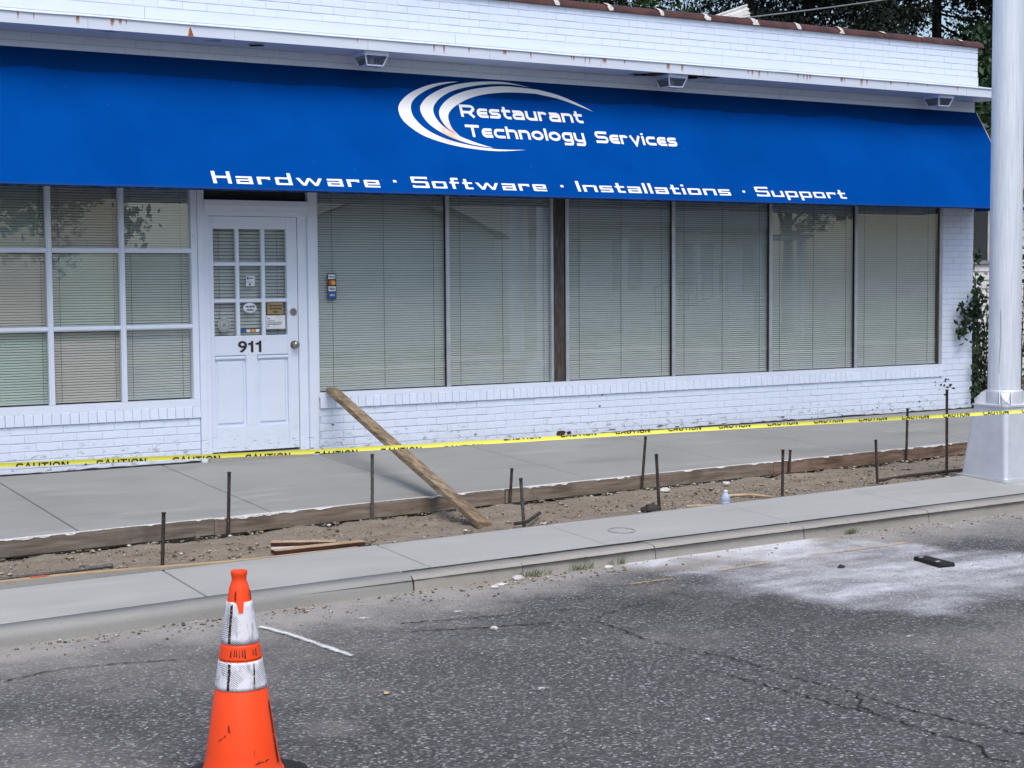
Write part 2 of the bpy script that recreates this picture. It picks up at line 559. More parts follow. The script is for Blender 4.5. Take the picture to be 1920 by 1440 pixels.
leafmat("leaf_dark", (0.008, 0.016, 0.010), (0.015, 0.027, 0.014))
leafmat("leaf_mid", (0.030, 0.065, 0.020), (0.055, 0.105, 0.035))
leafmat("leaf_vine", (0.018, 0.042, 0.018), (0.035, 0.075, 0.030))
leafmat("leaf_grass", (0.10, 0.15, 0.05), (0.18, 0.23, 0.09))
plain("bark", (0.028, 0.022, 0.018), 0.9, 0.1, var=0.3, scale=12)
plain("lawn", (0.06, 0.10, 0.03), 0.95, 0.1, var=0.3, scale=3)
plain("ground_soil", (0.12, 0.11, 0.085), 0.95, 0.1, var=0.2, scale=2)
plain("house_white", (0.66, 0.66, 0.65), 0.6, 0.3, var=0.06)
plain("house_roof", (0.23, 0.23, 0.24), 0.9, 0.1, var=0.15)
plain("house_dark", (0.03, 0.035, 0.04), 0.3, 0.5)
plain("tin_roof", (0.55, 0.55, 0.54), 0.5, 0.4, var=0.1)
plain("tar_roof", (0.05, 0.05, 0.05), 0.9)
plain("wire_black", (0.02, 0.02, 0.02), 0.6)
plain("stone_dark", (0.045, 0.043, 0.04), 0.9, var=0.3, scale=30)
plain("stone_white", (0.62, 0.60, 0.58), 0.9, var=0.15, scale=30)
plain("rubber_block", (0.016, 0.014, 0.014), 0.75, var=0.4, scale=60)
plain("leaf_litter", (0.55, 0.38, 0.18), 0.7)
plain("bottle_cap", (0.78, 0.82, 0.86), 0.5)
plain("orange_spray", (0.85, 0.12, 0.03), 0.7)


# ------------------------------------------------------------------ mesh helper
ORG = {}


class MB:
    def __init__(self):
        self.v = []
        self.f = []
        self.s = []

    def add(self, vs, fs, smooth=False):
        o = len(self.v)
        self.v += [tuple(q) for q in vs]
        self.f += [tuple(i + o for i in g) for g in fs]
        self.s += [smooth] * len(fs)
        return self

    def box(self, x0, x1, y0, y1, z0, z1):
        vs = [(x0, y0, z0), (x1, y0, z0), (x1, y1, z0), (x0, y1, z0), (x0, y0, z1), (x1, y0, z1), (x1, y1, z1), (x0, y1, z1)]
        return self.add(vs, [(0, 3, 2, 1), (4, 5, 6, 7), (0, 1, 5, 4), (1, 2, 6, 5), (2, 3, 7, 6), (3, 0, 4, 7)])

    def hexa(self, c):  # 8 corners: bottom 4 ccw, top 4 ccw
        return self.add(c, [(0, 3, 2, 1), (4, 5, 6, 7), (0, 1, 5, 4), (1, 2, 6, 5), (2, 3, 7, 6), (3, 0, 4, 7)])

    def cbox(self, x0, x1, y0, y1, z0, z1, c=0.004):
        """box whose front (y0) face is chamfered"""
        vs = [(x0, y1, z0), (x1, y1, z0), (x1, y1, z1), (x0, y1, z1),
              (x0, y0 + c, z0), (x1, y0 + c, z0), (x1, y0 + c, z1), (x0, y0 + c, z1),
              (x0 + c, y0, z0 + c), (x1 - c, y0, z0 + c), (x1 - c, y0, z1 - c), (x0 + c, y0, z1 - c)]
        fs = [(8, 9, 10, 11)]
        for i in range(4):
            j = (i + 1) % 4
            fs += [(4 + i, 4 + j, 8 + j, 8 + i), (i, j, 4 + j, 4 + i)]
        return self.add(vs, fs)

    def quad(self, a, b, c, d):
        return self.add([a, b, c, d], [(0, 1, 2, 3)])

    def poly(self, pts):
        return self.add(pts, [tuple(range(len(pts)))])

    def tube(self, path, rad, n=10, smooth=True, caps=True):
        path = [Vector(q) for q in path]
        rads = rad if isinstance(rad, (list, tuple)) else [rad] * len(path)
        vs, fs = [], []
        ref = Vector((0.13, 0.31, 0.94)).normalized()
        for i, q in enumerate(path):
            d = (path[min(i + 1, len(path) - 1)] - path[max(i - 1, 0)]).normalized()
            rf = ref if abs(d.dot(ref)) < 0.93 else Vector((1, 0, 0))
            u = d.cross(rf).normalized()
            w = d.cross(u)
            for k in range(n):
                t = 2 * math.pi * k / n
                vs.append(q + (u * math.cos(t) + w * math.sin(t)) * rads[i])
        for i in range(len(path) - 1):
            for k in range(n):
                k2 = (k + 1) % n
                fs.append((i * n + k, i * n + k2, (i + 1) * n + k2, (i + 1) * n + k))
        self.add(vs, fs, smooth)
        if caps:
            self.add(vs[:n], [tuple(range(n))])
            self.add(vs[-n:], [tuple(range(n))])
        return self

    def lathe(self, prof, c=(0, 0, 0), n=40, smooth=True):
        vs, fs = [], []
        for r, z in prof:
            for k in range(n):
                t = 2 * math.pi * k / n
                vs.append((c[0] + r * math.cos(t), c[1] + r * math.sin(t), c[2] + z))
        for i in range(len(prof) - 1):
            for k in range(n):
                k2 = (k + 1) % n
                fs.append((i * n + k, i * n + k2, (i + 1) * n + k2, (i + 1) * n + k))
        return self.add(vs, fs, smooth)

    def mesh(self, name, mat, off=(0, 0, 0)):
        me = bpy.data.meshes.new(name)
        o = Vector(off)
        me.from_pydata([tuple(Vector(q) - o) for q in self.v], [], self.f)
        if any(self.s):
            me.polygons.foreach_set("use_smooth", self.s)
        if mat is not None:
            me.materials.append(M[mat] if isinstance(mat, str) else mat)
        me.update()
        return me

    def build(self, name, mat, parent=None, **tags):
        off = ORG.get(parent.name, (0, 0, 0)) if parent else (0, 0, 0)
        o = bpy.data.objects.new(name, self.mesh(name, mat, off))
        COL.objects.link(o)
        if parent:
            o.parent = parent
        ORG[o.name] = tuple(off)
        for k, v in tags.items():
            o[k] = v
        return o

    def solo(self, name, mat, label, cat, loc=None, group=None):
        """one-mesh thing with its origin at loc"""
        loc = loc or (0, 0, 0)
        o = bpy.data.objects.new(name, self.mesh(name, mat, loc))
        o.location = loc
        COL.objects.link(o)
        ORG[o.name] = tuple(loc)
        o["label"] = label
        o["category"] = cat
        if group:
            o["group"] = group
        return o


def thing(name, label, cat, loc=(0, 0, 0), group=None):
    o = bpy.data.objects.new(name, None)
    o.location = loc
    o.empty_display_size = 0.2
    COL.objects.link(o)
    ORG[o.name] = tuple(loc)
    o["label"] = label
    o["category"] = cat
    if group:
        o["group"] = group
    return o


def inst(name, me, parent, loc, rot=None):
    """object sharing a mesh, placed relative to its parent"""
    o = bpy.data.objects.new(name, me)
    COL.objects.link(o)
    o.parent = parent
    off = ORG.get(parent.name, (0, 0, 0))
    o.location = Vector(loc) - Vector(off)
    if rot:
        o.rotation_euler = rot
    return o


def bevel(o, w, seg=2):
    b = o.modifiers.new("edge", 'BEVEL')
    b.width = w
    b.segments = seg
    b.limit_method = 'ANGLE'
    return o


def textmesh(s, size, mat, off=0.0):
    cu = bpy.data.curves.new("lettering", 'FONT')
    cu.body = s
    cu.size = size
    cu.offset = off
    cu.extrude = 0.001
    ob = bpy.data.objects.new("lettering", cu)
    COL.objects.link(ob)
    bpy.context.view_layer.update()
    me = bpy.data.meshes.new_from_object(ob.evaluated_get(bpy.context.evaluated_depsgraph_get()))
    bpy.data.objects.remove(ob)
    me.materials.clear()
    me.materials.append(M[mat])
    return me


def fit_text(s, x0, x1, z0, z1, y, mat, name, parent, off=0.0):
    me = textmesh(s, 1.0, mat, off)
    co = np.empty(len(me.vertices) * 3)
    me.vertices.foreach_get("co", co)
    co = co.reshape(-1, 3)
    mn, mx = co.min(0), co.max(0)
    nx = x0 + (co[:, 0] - mn[0]) / (mx[0] - mn[0]) * (x1 - x0)
    nz = z0 + (co[:, 1] - mn[1]) / (mx[1] - mn[1]) * (z1 - z0)
    ny = y - (co[:, 2] - mn[2])
    off_ = ORG.get(parent.name, (0, 0, 0))
    me.vertices.foreach_set("co", (np.stack([nx, ny, nz], 1) - np.array(off_)).ravel())
    o = bpy.data.objects.new(name, me)
    COL.objects.link(o)
    o.parent = parent
    return o


def vn(x, y, seed=0):
    """smooth value noise, numpy"""
    xi, yi = np.floor(x).astype(np.int64), np.floor(y).astype(np.int64)
    xf, yf = x - xi, y - yi
    xf, yf = xf * xf * (3 - 2 * xf), yf * yf * (3 - 2 * yf)

    def h(i, j):
        q = (i * 374761393 + j * 668265263 + seed * 974711) & 0x7fffffff
        q = ((q ^ (q >> 13)) * 1274126177) & 0x7fffffff
        return ((q ^ (q >> 16)) & 0xffff) / 65535.0
    return (h(xi, yi) * (1 - xf) + h(xi + 1, yi) * xf) * (1 - yf) + (h(xi, yi + 1) * (1 - xf) + h(xi + 1, yi + 1) * xf) * yf


def fbm(x, y, seed=0, o=4):
    s, a, t = 0, 0.5, 0
    for k in range(o):
        s = s + a * vn(x * 2 ** k, y * 2 ** k, seed + k)
        t += a
        a *= 0.5
    return s / t


# ------------------------------------------------------------------ ground model
def zs(x, y):
    return -0.068 + 0.0022 * x + 0.05 * y


DROP = 0.033
RB = -0.068 - 0.05 * 4.45 - 0.065 - 0.02 * 4.45 - DROP


def zr(x, y):
    return RB + 0.0022 * x - 0.02 * max(y, -10.5) + (0.02 * (y + 10.5) if y < -10.5 else 0)


def rs(p):
    """survey point taken on a road level DROP higher -> same point on the finished road"""
    x, y = p
    k = 1 + DROP / (CP.z - zr(x, y) - DROP)
    return (CP.x + (x - CP.x) * k, CP.y + (y - CP.y) * k)


def yfront(x):
    return -2.34 + 0.0564 * x


def yin(x):
    return -3.68 + 0.052 * x


def yout(x):
    return float(np.interp(x, [-9, -2.9, -1.7, 1.1, 5.2, 14], [-4.95, -4.594, -4.51, -4.382, -4.25, -4.15]))


def zd(x, y):
    t = min(1, max(0, (yfront(x) - 0.04 - y) / (yfront(x) - 0.04 - yin(x))))
    return zs(x, y) - (0.125 * (1 - t) + 0.045 * t)


def struct(o):
    o["kind"] = "structure"
    return o


# ground sheet to the horizon
g = MB()
for (x0, x1, y0, y1) in ((-250, 9.3, 0.4, 250), (9.3, 250, -2.0, 250), (-250, 250, -250, -19)):
    g.quad((x0, y0, -0.42), (x1, y0, -0.42), (x1, y1, -0.42), (x0, y1, -0.42))
struct(g.build("ground", "ground_soil"))

# road (graded grid; wear stored as attributes in world space)
xs = np.concatenate([[-120, -60, -30, -15, -9, -6.5, -5.5], np.arange(-5, 6.4, 0.022), [6.8, 7.5, 9, 12, 20, 40, 80, 160]])
ys = np.concatenate([[-17.5, -14, -12, -10.5, -10, -9.5], np.arange(-9.2, -4.12, 0.022), [-4.08]])
X, Y = np.meshgrid(xs, ys)
Z = RB + 0.0022 * np.clip(X, -20, 30) - 0.02 * np.maximum(Y, -10.5) + np.where(Y < -10.5, 0.02 * (Y + 10.5), 0)
Z = Z + np.where((X > -5) & (X < 6.4) & (Y > -9.2), (fbm(X * 0.9, Y * 0.9, 5, 3) - 0.5) * 0.008, 0)
nx, ny = len(xs), len(ys)
idx = np.arange(nx * ny).reshape(ny, nx)
quads = np.stack([idx[:-1, :-1], idx[:-1, 1:], idx[1:, 1:], idx[1:, :-1]], -1).reshape(-1, 4)
me = bpy.data.meshes.new("road")
me.vertices.add(nx * ny)
me.vertices.foreach_set("co", np.stack([X, Y, Z], -1).ravel())
me.loops.add(quads.size)
me.loops.foreach_set("vertex_index", quads.ravel().astype(np.int32))
me.polygons.add(len(quads))
me.polygons.foreach_set("loop_start", (np.arange(len(quads)) * 4).astype(np.int32))
me.polygons.foreach_set("use_smooth", np.ones(len(quads), bool))
me.update(calc_edges=True)


def inpoly_soft(px, py, poly, w):
    """soft mask: 1 inside, fading over w metres outside"""
    inside = np.zeros(px.shape, bool)
    dist = np.full(px.shape, 1e9)
    n = len(poly)
    for i in range(n):
        x1, y1 = poly[i]
        x2, y2 = poly[(i + 1) % n]
        c = ((y1 > py) != (y2 > py)) & (px < (x2 - x1) * (py - y1) / (y2 - y1 + 1e-12) + x1)
        inside ^= c
        dx, dy = x2 - x1, y2 - y1
        t = np.clip(((px - x1) * dx + (py - y1) * dy) / (dx * dx + dy * dy), 0, 1)
        dist = np.minimum(dist, np.hypot(px - x1 - t * dx, py - y1 - t * dy))
    sd = np.where(inside, dist, -dist)
    q = np.clip((sd + w) / (2 * w), 0, 1)
    return q * q * (3 - 2 * q)


KS = 1 + DROP / (CP.z - (Z + DROP))
XS, YS = CP.x + (X - CP.x) / KS, CP.y + (Y - CP.y) / KS
wx = XS + (fbm(X * 1.7, Y * 1.7, 21) - 0.5) * 0.7
wy = YS + (fbm(X * 1.7, Y * 1.7, 31) - 0.5) * 0.7
powder = [(0.85, -4.3), (2.75, -4.2), (2.95, -4.6), (2.45, -4.95), (2.9, -5.3), (2.75, -5.7), (3.3, -5.9), (3.3, -6.6), (2.5, -6.9), (1.5, -7.1), (1.22, -6.8), (1.1, -6.2), (0.95, -5.7), (1.05, -5.27), (1.65, -5.05), (1.3, -4.8)]
pw = inpoly_soft(wx, wy, powder, 0.16)
swirl = fbm(X * 1.5 + 0.6 * Y, Y * 4.2, 77, 4)
swirl2 = fbm(X * 1.1 + 1.9 * Y, Y * 9.0 - X * 1.2, 91, 3)
pw = pw * np.clip(0.30 + 1.4 * (swirl - 0.27) + 0.45 * (swirl2 - 0.5), 0.14, 1.05)
near_curb = inpoly_soft(wx, wy, [(0.9, -4.3), (2.8, -4.2), (2.9, -4.62), (2.2, -4.9), (1.5, -4.85), (1.1, -4.65)], 0.12)
pw = np.maximum(pw, near_curb * 1.5)
yo_arr = np.interp(X, [-9, -2.9, -1.7, 1.1, 5.2, 14], [-4.95, -4.594, -4.51, -4.382, -4.25, -4.15]) - 0.16
dcurb = yo_arr - Y
bw = np.interp(X, [-5, -2.5, -0.5, 0.6, 2, 4, 6], [0.7, 0.75, 0.85, 0.6, 0.5, 0.6, 0.55])
res = np.clip(1.25 - dcurb / bw + (fbm(X * 2.2, Y * 2.2, 41) - 0.5) * 1.3, 0, 1)
res = np.maximum(res, 0.75 * inpoly_soft(wx, wy, [(-1.2, -5.0), (0.2, -4.9), (0.0, -5.35), (-1.1, -5.5)], 0.2) * fbm(X * 3, Y * 3, 43))
res = np.maximum(res, np.clip((fbm(X * 0.9, Y * 0.9, 44) - 0.45) * 2.0, 0, 0.34) * (0.15 + 1.3 * fbm(X * 7, Y * 7, 45)))
res = np.maximum(res, 0.5 * inpoly_soft(wx, wy, [(2.9, -4.5), (6, -4.3), (6, -5.6), (3.6, -5.4)], 0.3))
tan = inpoly_soft(wx, wy, [(-0.4, -4.5), (0.9, -4.45), (0.7, -4.7), (0.1, -4.95), (-0.2, -4.85)], 0.15) * 0.9
tan = np.maximum(tan, 0.6 * np.clip(1.1 - dcurb / 0.14, 0, 1) * np.clip(2.2 * (fbm(X * 2.5, Y * 2, 51) - 0.38), 0, 1))
tan = np.maximum(tan, inpoly_soft(wx, wy, [(1.2, -5.05), (2.3, -4.95), (2.4, -5.25), (1.3, -5.4)], 0.15) * 0.35)
oil = inpoly_soft(wx, wy, [(0.15, -5.75), (0.75, -5.7), (0.8, -5.95), (0.2, -6.05)], 0.14) * 0.8
oil = np.maximum(oil, inpoly_soft(wx, wy, [(-0.4, -6.15), (0.1, -6.3), (0.2, -7.0), (-0.3, -6.8)], 0.2) * 0.35)
oil = np.maximum(oil, inpoly_soft(wx, wy, [(0.3, -5.6), (1.0, -5.75), (1.1, -6.6), (1.5, -7.3), (0.9, -7.6), (0.4, -6.6)], 0.25) * 0.35)
oil = np.maximum(oil, inpoly_soft(wx, wy, [(-2.2, -5.75), (-0.2, -6.0), (-0.4, -6.35), (-2.4, -6.2)], 0.2) * 0.25)
vec = np.stack([pw, res, tan], -1).reshape(-1, 3)
at = me.attributes.new("wear", 'FLOAT_VECTOR', 'POINT')
at.data.foreach_set("vector", vec.ravel().astype(np.float32))
at = me.attributes.new("oil", 'FLOAT', 'POINT')
at.data.foreach_set("value", oil.ravel().astype(np.float32))
me.materials.append(M["asphalt"])
road = bpy.data.objects.new("road", me)
COL.objects.link(road)
struct(road)
ORG["road"] = (0, 0, 0)


def ribbon(pts, w0, w1, dz, jit=0.0, seg=0.03, seed=0):
    """flat strip along a ground polyline on the road"""
    pts = [rs(q) for q in pts]
    rn = random.Random(seed)
    out = []
    for (x0, y0), (x1, y1) in zip(pts[:-1], pts[1:]):
        n = max(1, int(math.hypot(x1 - x0, y1 - y0) / seg))
        for k in range(n):
            t = k / n
            out.append((x0 + (x1 - x0) * t, y0 + (y1 - y0) * t))
    out.append(pts[-1])
    mb = MB()
    L, Rr = [], []
    n = len(out)
    for i, (x, y) in enumerate(out):
        a_, b_ = out[max(i - 1, 0)], out[min(i + 1, n - 1)]
        dx, dy = b_[0] - a_[0], b_[1] - a_[1]
        q = math.hypot(dx, dy) or 1
        px, py = -dy / q, dx / q
        wob = (rn.random() - 0.5) * jit * 2
        x, y = x + px * wob, y + py * wob
        w = (w0 + (w1 - w0) * rn.random()) / 2
        zz = zr(x, y) + dz + 0.004
        L.append((x + px * w, y + py * w, zz))
        Rr.append((x - px * w, y - py * w, zz))
    C_ = [((l_[0] + r_[0]) / 2, (l_[1] + r_[1]) / 2, (l_[2] + r_[2]) / 2) for l_, r_ in zip(L, Rr)]
    mb.add(L + C_ + Rr, [(i, i + n, i + n + 1, i + 1) for i in range(n - 1)] + [(i + n, i + 2 * n, i + 2 * n + 1, i + n + 1) for i in range(n - 1)])
    mb.core = [0.0] * n + [1.0] * n + [0.0] * n
    for q in (0, n - 1):
        mb.core[n + q] = 0.0
    return mb


def set_core(o, vals):
    at_ = o.data.attributes.new("core", 'FLOAT', 'POINT')
    at_.data.foreach_set("value", vals)
    return o


cracks = [
    [(-1.25, -5.78), (-0.82, -5.95), (-0.46, -6.05), (-0.24, -6.16), (-0.3, -6.62), (-0.29, -6.96), (-0.23, -7.24), (-0.26, -7.8), (-0.24, -8.11), (-0.27, -8.39), (-0.23, -8.69), (-0.15, -9.1)],
    [(-0.48, -7.38), (-0.45, -7.73), (-0.45, -8.15), (-0.42, -8.38), (-0.45, -8.74), (-0.43, -8.94), (-0.53, -9.05), (-0.5, -9.15)],
    [(-3.19, -5.7), (-2.87, -5.59), (-2.56, -5.67), (-2.37, -5.73)],
    [(-0.25, -6.1), (0.1, -5.95), (0.35, -5.9)],
    [(-0.24, -8.1), (-0.38, -8.25), (-0.42, -8.38)],
    [(-1.1, -5.6), (-0.6, -5.72), (-0.1, -5.82)],
]
for i, c in enumerate(cracks):
    ribbon(c, 0.006, 0.020, 0.002, 0.012, 0.03, i).build("crack", "crack", road)
for (nm, mt, pts, w) in (("white_line", "white_marking_paint", [(-1.74, -5.20), (-1.69, -5.55), (-1.655, -6.20)], 0.095),
                         ("yellow_line", "yellow_marking_paint", [(0.49, -5.38), (0.88, -5.38)], 0.05),
                         ("yellow_line", "yellow_marking_paint", [(1.21, -5.32), (1.72, -5.28)], 0.06),
                         ("yellow_line", "yellow_marking_paint", [(2.04, -5.21), (2.45, -5.22), (2.97, -5.21)], 0.06)):
    rb_ = ribbon(pts, w * 0.8, w, 0.006, 0.004, 0.04, 9)
    set_core(rb_.build(nm, mt, road), rb_.core)
for (x, y, a_, b_) in ((-1.27, -7.24, 0.07, 0.03), (-1.01, -8.07, 0.06, 0.035), (-0.9, -6.9, 0.03, 0.02), (0.75, -7.4, 0.07, 0.015), (0.72, -7.6, 0.05, 0.02), (-2.55, -6.55, 0.05, 0.02), (-0.55, -6.5, 0.035, 0.02), (-1.2, -5.35, 0.16, 0.05), (-0.7, -5.5, 0.1, 0.03)):
    pts = []
    x, y = rs((x, y))
    for k in range(14):
        t = 2 * math.pi * k / 14
        rr = 0.7 + 0.5 * random.random()
        px, py = x + a_ * rr * math.cos(t), y + b_ * 2.2 * rr * math.sin(t)
        pts.append((px, py, zr(px, py) + 0.008))
    q_ = [(x, y, zr(x, y) + 0.008)] + pts
    set_core(MB().add(q_, [(0, k + 1, (k + 1) % 14 + 1) for k in range(14)]).build("chalk_patch", "white_chip_paint", road), [1.0] + [0.0] * 14)

# sidewalk: slabs with open joints
sidewalk = struct(MB().add([(-8, -0.05, zs(-8, 0) - 0.045), (14, -0.05, zs(14, 0) - 0.045), (14, yfront(14) + 0.02, zs(14, yfront(14)) - 0.045), (-8, yfront(-8) + 0.02, zs(-8, yfront(-8)) - 0.045)], [(3, 2, 1, 0)]).build("sidewalk", "joint_dark"))


def slab(parent, xa, xb, yb0, yb1, ya0, ya1, zf, mat, thick=0.1, nm="slab", c=0.006):
    """yb = back edge y at xa/xb, ya = front edge y at xa/xb"""
    mb = MB()
    top = [(xa, ya0), (xb, ya1), (xb, yb1), (xa, yb0)]
    ctr = (sum(q[0] for q in top) / 4, sum(q[1] for q in top) / 4)
    inner = []
    for q in top:
        inner.append((q[0] + (c if q[0] < ctr[0] else -c), q[1] + (c if q[1] < ctr[1] else -c)))
    vs = [(x, y, zf(x, y)) for x, y in inner] + [(x, y, zf(x, y) - c) for x, y in top] + [(x, y, zf(x, y) - thick) for x, y in top]
    fs = [(0, 1, 2, 3)]
    for i in range(4):
        j = (i + 1) % 4
        fs += [(4 + i, 4 + j, j, i), (8 + i, 8 + j, 4 + j, 4 + i)]
    return mb.add(vs, fs).build(nm, mat, parent)


J = [-7.6, -6.2, -4.75, -3.3, -1.86, -0.45, 0.98, 2.45, 4.1, 5.53, 7.2, 8.7, 10.2, 11.7, 13.2]
for x0, x1 in zip(J[:-1], J[1:]):
    a_, b_ = x0 + 0.0055, x1 - 0.0055
    slab(sidewalk, a_, b_, -0.012, -0.012, yfront(a_), yfront(b_), zs, "fresh_concrete", 0.11)

# narrow concrete strip along the curb
strip = struct(MB().add([(-8, yin(-8) - 0.01, zs(-8, yin(-8)) - 0.02), (14, yin(5.4) - 0.45, zs(14, -3.8) - 0.02), (14, yout(14) + 0.02, zs(14, yout(14)) - 0.02), (-8, yout(-8) + 0.02, zs(-8, yout(-8)) - 0.02)], [(3, 2, 1, 0)]).build("concrete_strip", "joint_dark"))
JS = [-7.4, -6.0, -4.6, -3.2, -1.755, -0.285, 1.065, 2.70, 4.05, 5.44]
for x0, x1 in zip(JS[:-1], JS[1:]):
    a_, b_ = x0 + 0.0055, x1 - 0.0055
    slab(strip, a_, b_, yin(a_), yin(b_), yout(a_) + 0.006, yout(b_) + 0.006, zs, "strip_concrete", 0.12)
JS2 = [5.44, 6.9, 8.3, 9.7, 11.1, 12.5]
for x0, x1 in zip(JS2[:-1], JS2[1:]):
    a_, b_ = x0 + 0.0055, x1 - 0.0055
    slab(strip, a_, b_, -3.86, -3.86, yout(a_) + 0.006, yout(b_) + 0.006, zs, "strip_concrete", 0.12)
# access ring pressed in the strip
rg = MB()
for k in range(40):
    t0, t1 = 2 * math.pi * k / 40, 2 * math.pi * (k + 1) / 40
    q = []
    for (t, r_) in ((t0, 0.085), (t1, 0.085), (t1, 0.097), (t0, 0.097)):
        px, py = 1.425 + r_ * math.cos(t), -4.035 + r_ * math.sin(t)
        q.append((px, py, zs(px, py) + 0.004))
    rg.quad(*q)
rg.build("access_ring", "curb_old", strip)

# curb
curb = struct(MB().add([(-9, yout(-9) - 0.02, -0.5), (14, yout(14) - 0.02, -0.5), (14, yout(14) - 0.1, -0.5), (-9, yout(-9) - 0.1, -0.5)], [(3, 2, 1, 0)]).build("curb", "joint_dark"))


def curb_piece(xa, xb, mat, rough, w=0.16, drop=0.0, seed=0):
    n = max(3, int((xb - xa) / 0.05))
    prof = []
    R0 = 0.045 if not rough else 0.03
    prof = [(0.0, -0.10), (0.0, 0.0)]
    prof += [(w - R0 + R0 * math.sin(t), -R0 + R0 * math.cos(t)) for t in [math.pi / 2 * k / 5 for k in range(6)]]
    prof += [(w + 0.012, -0.16)]
    vs, fs = [], []
    m_ = len(prof)
    for i in range(n + 1):
        x = xa + (xb - xa) * i / n
        for j, (d, h) in enumerate(prof):
            y = yout(x) - d
            zz = zs(x, yout(x)) - 0.006 * min(1, d / w) + h - drop
            if rough and 1 < j < m_ - 1:
                q = mnoise.noise((x * 9, d * 30 + seed, h * 25))
                q2 = mnoise.noise((x * 31, d * 40, h * 40 + seed))
                y += 0.007 * q + 0.004 * q2
                zz += -abs(0.008 * q) + 0.003 * q2
            vs.append((x, y, zz))
    for i in range(n):
        for j in range(m_ - 1):
            a_ = i * m_ + j
            fs.append((a_, a_ + 1, a_ + m_ + 1, a_ + m_))
    mb = MB()
    mb.add(vs, fs, True)
    mb.add(vs[:m_], [tuple(range(m_))])
    mb.add(vs[-m_:], [tuple(range(m_))])
    return mb.build("curb_section", mat, curb)


curb_piece(-9, -3.4, "curb_new", False)
curb_piece(-3.392, -0.51, "curb_new", False)
for i, (x0, x1) in enumerate(((-0.498, 0.28), (0.287, 1.34), (1.346, 2.67), (2.68, 3.94), (3.946, 5.3), (5.306, 7.6), (7.606, 14))):
    curb_piece(x0, x1, "curb_old", True, drop=0.004 + 0.003 * (i % 2), seed=i * 7)

rn = random.Random(3)
for (x0, x1, w0, w1, d0) in ((-6, -0.51, 0.006, 0.014, 0.008), (-0.495, 2.66, 0.006, 0.026, 0.008), (2.68, 7.5, 0.004, 0.018, 0.006)):
    n = int((x1 - x0) / 0.035)
    vs = []
    for i in range(n + 1):
        x = x0 + (x1 - x0) * i / n
        q = 0.5 + 0.5 * mnoise.noise((x * 2.1, 4, 0)) + 0.5 * mnoise.noise((x * 11, 9, 0))
        w = w0 + (w1 - w0) * min(1, max(0, q)) * rn.uniform(0.6, 1.0)
        zz = zs(x, yout(x)) - 0.0015
        vs += [(x, yout(x) + d0, zz + 0.001), (x, yout(x) + d0 - w - 0.004, zz)]
    MB().add(vs, [(2 * i, 2 * i + 1, 2 * i + 3, 2 * i + 2) for i in range(n)]).build("joint_gap", "joint_dark", curb)

# dirt bed between slab and strip
xs2 = np.arange(-7.5, 9.0, 0.045)
mb = MB()
rows = 44
vs = []
for x in xs2:
    ya, yb = yfront(x) + 0.06, yin(min(x, 5.4)) - (0.05 if x < 5.4 else 0.3)
    for k in range(rows):
        y = ya + (yb - ya) * k / (rows - 1)
        q = 2.1 * mnoise.fractal((x * 3.1, y * 3.1, 2.0), 1.0, 2.0, 4)
        q2 = 1.6 * mnoise.noise((x * 14, y * 14, 5.0))
        ridge = 0.012 * math.exp(-((y - (yfront(x) - 0.17)) / 0.07) ** 2)
        vs.append((x, y, zd(x, y) + 0.013 * q + 0.006 * q2 + ridge - (0.02 if k < 4 else 0)))
n = len(xs2)
mb.add(vs, [(i * rows + k, i * rows + k + 1, (i + 1) * rows + k + 1, (i + 1) * rows + k) for i in range(n - 1) for k in range(rows - 1)], True)
dirt = struct(mb.build("dirt_bed", "dirt"))


def lump(mb, c, r, seed, flat=0.65):
    rn = random.Random(seed)
    base = [(1, 0, 0), (-1, 0, 0), (0, 1, 0), (0, -1, 0), (0, 0, 1), (0, 0, -1), (.6, .6, .5), (-.6, .6, .5), (-.6, -.6, .5), (.6, -.6, .5)]
    fs = [(4, 6, 7), (4, 7, 8), (4, 8, 9), (4, 9, 6), (0, 2, 6), (6, 2, 7), (7, 2, 1), (1, 8, 7), (8, 1, 3), (8, 3, 9), (9, 3, 0), (0, 6, 9), (5, 2, 0), (5, 1, 2), (5, 3, 1), (5, 0, 3)]
    a_ = rn.random() * 6.28
    sx, sy = r * (0.7 + 0.6 * rn.random()), r * (0.7 + 0.6 * rn.random())
    vs = []
    for b in base:
        k = 0.8 + 0.4 * rn.random()
        x, y, z_ = b[0] * sx * k, b[1] * sy * k, b[2] * r * flat * k
        vs.append((c[0] + x * math.cos(a_) - y * math.sin(a_), c[1] + x * math.sin(a_) + y * math.cos(a_), c[2] + z_))
    mb.add(vs, fs)


gv = MB()
for i in range(5200):
    x = random.uniform(-3.4, 8.4)
    t = random.random()
    ya, yb = yfront(x) - 0.06, yin(min(x, 5.4)) + 0.02
    if x > 3 and random.random() < 0.2:
        t = 0.6 + 0.4 * random.random()
    y = ya + (yb - ya) * t
    r_ = random.choice((0.003, 0.004, 0.005, 0.005, 0.006, 0.007, 0.009)) * (1.0 if x < 1.8 else 1.25)
    lump(gv, (x, y, zd(x, y) + 0.004), r_, i)
for i in range(420):   # rubble swept against the board
    x = random.uniform(-3.4, 7.6)
    y = yfront(x) - 0.06 - abs(random.gauss(0, 0.07))
    lump(gv, (x, y, zd(x, y) + 0.012), random.choice((0.006, 0.008, 0.008, 0.010, 0.012, 0.020)), 9000 + i)
for i in range(420):   # clods
    x = random.uniform(-3.3, 8.0)
    t = random.random() ** 0.8
    ya, yb = yfront(x) - 0.07, yin(min(x, 5.4)) + 0.05
    y = ya + (yb - ya) * t
    lump(gv, (x, y, zd(x, y) + 0.005), random.choice((0.010, 0.012, 0.014, 0.018, 0.024)), 15000 + i, 0.5)
o = gv.build("gravel", "gravel")
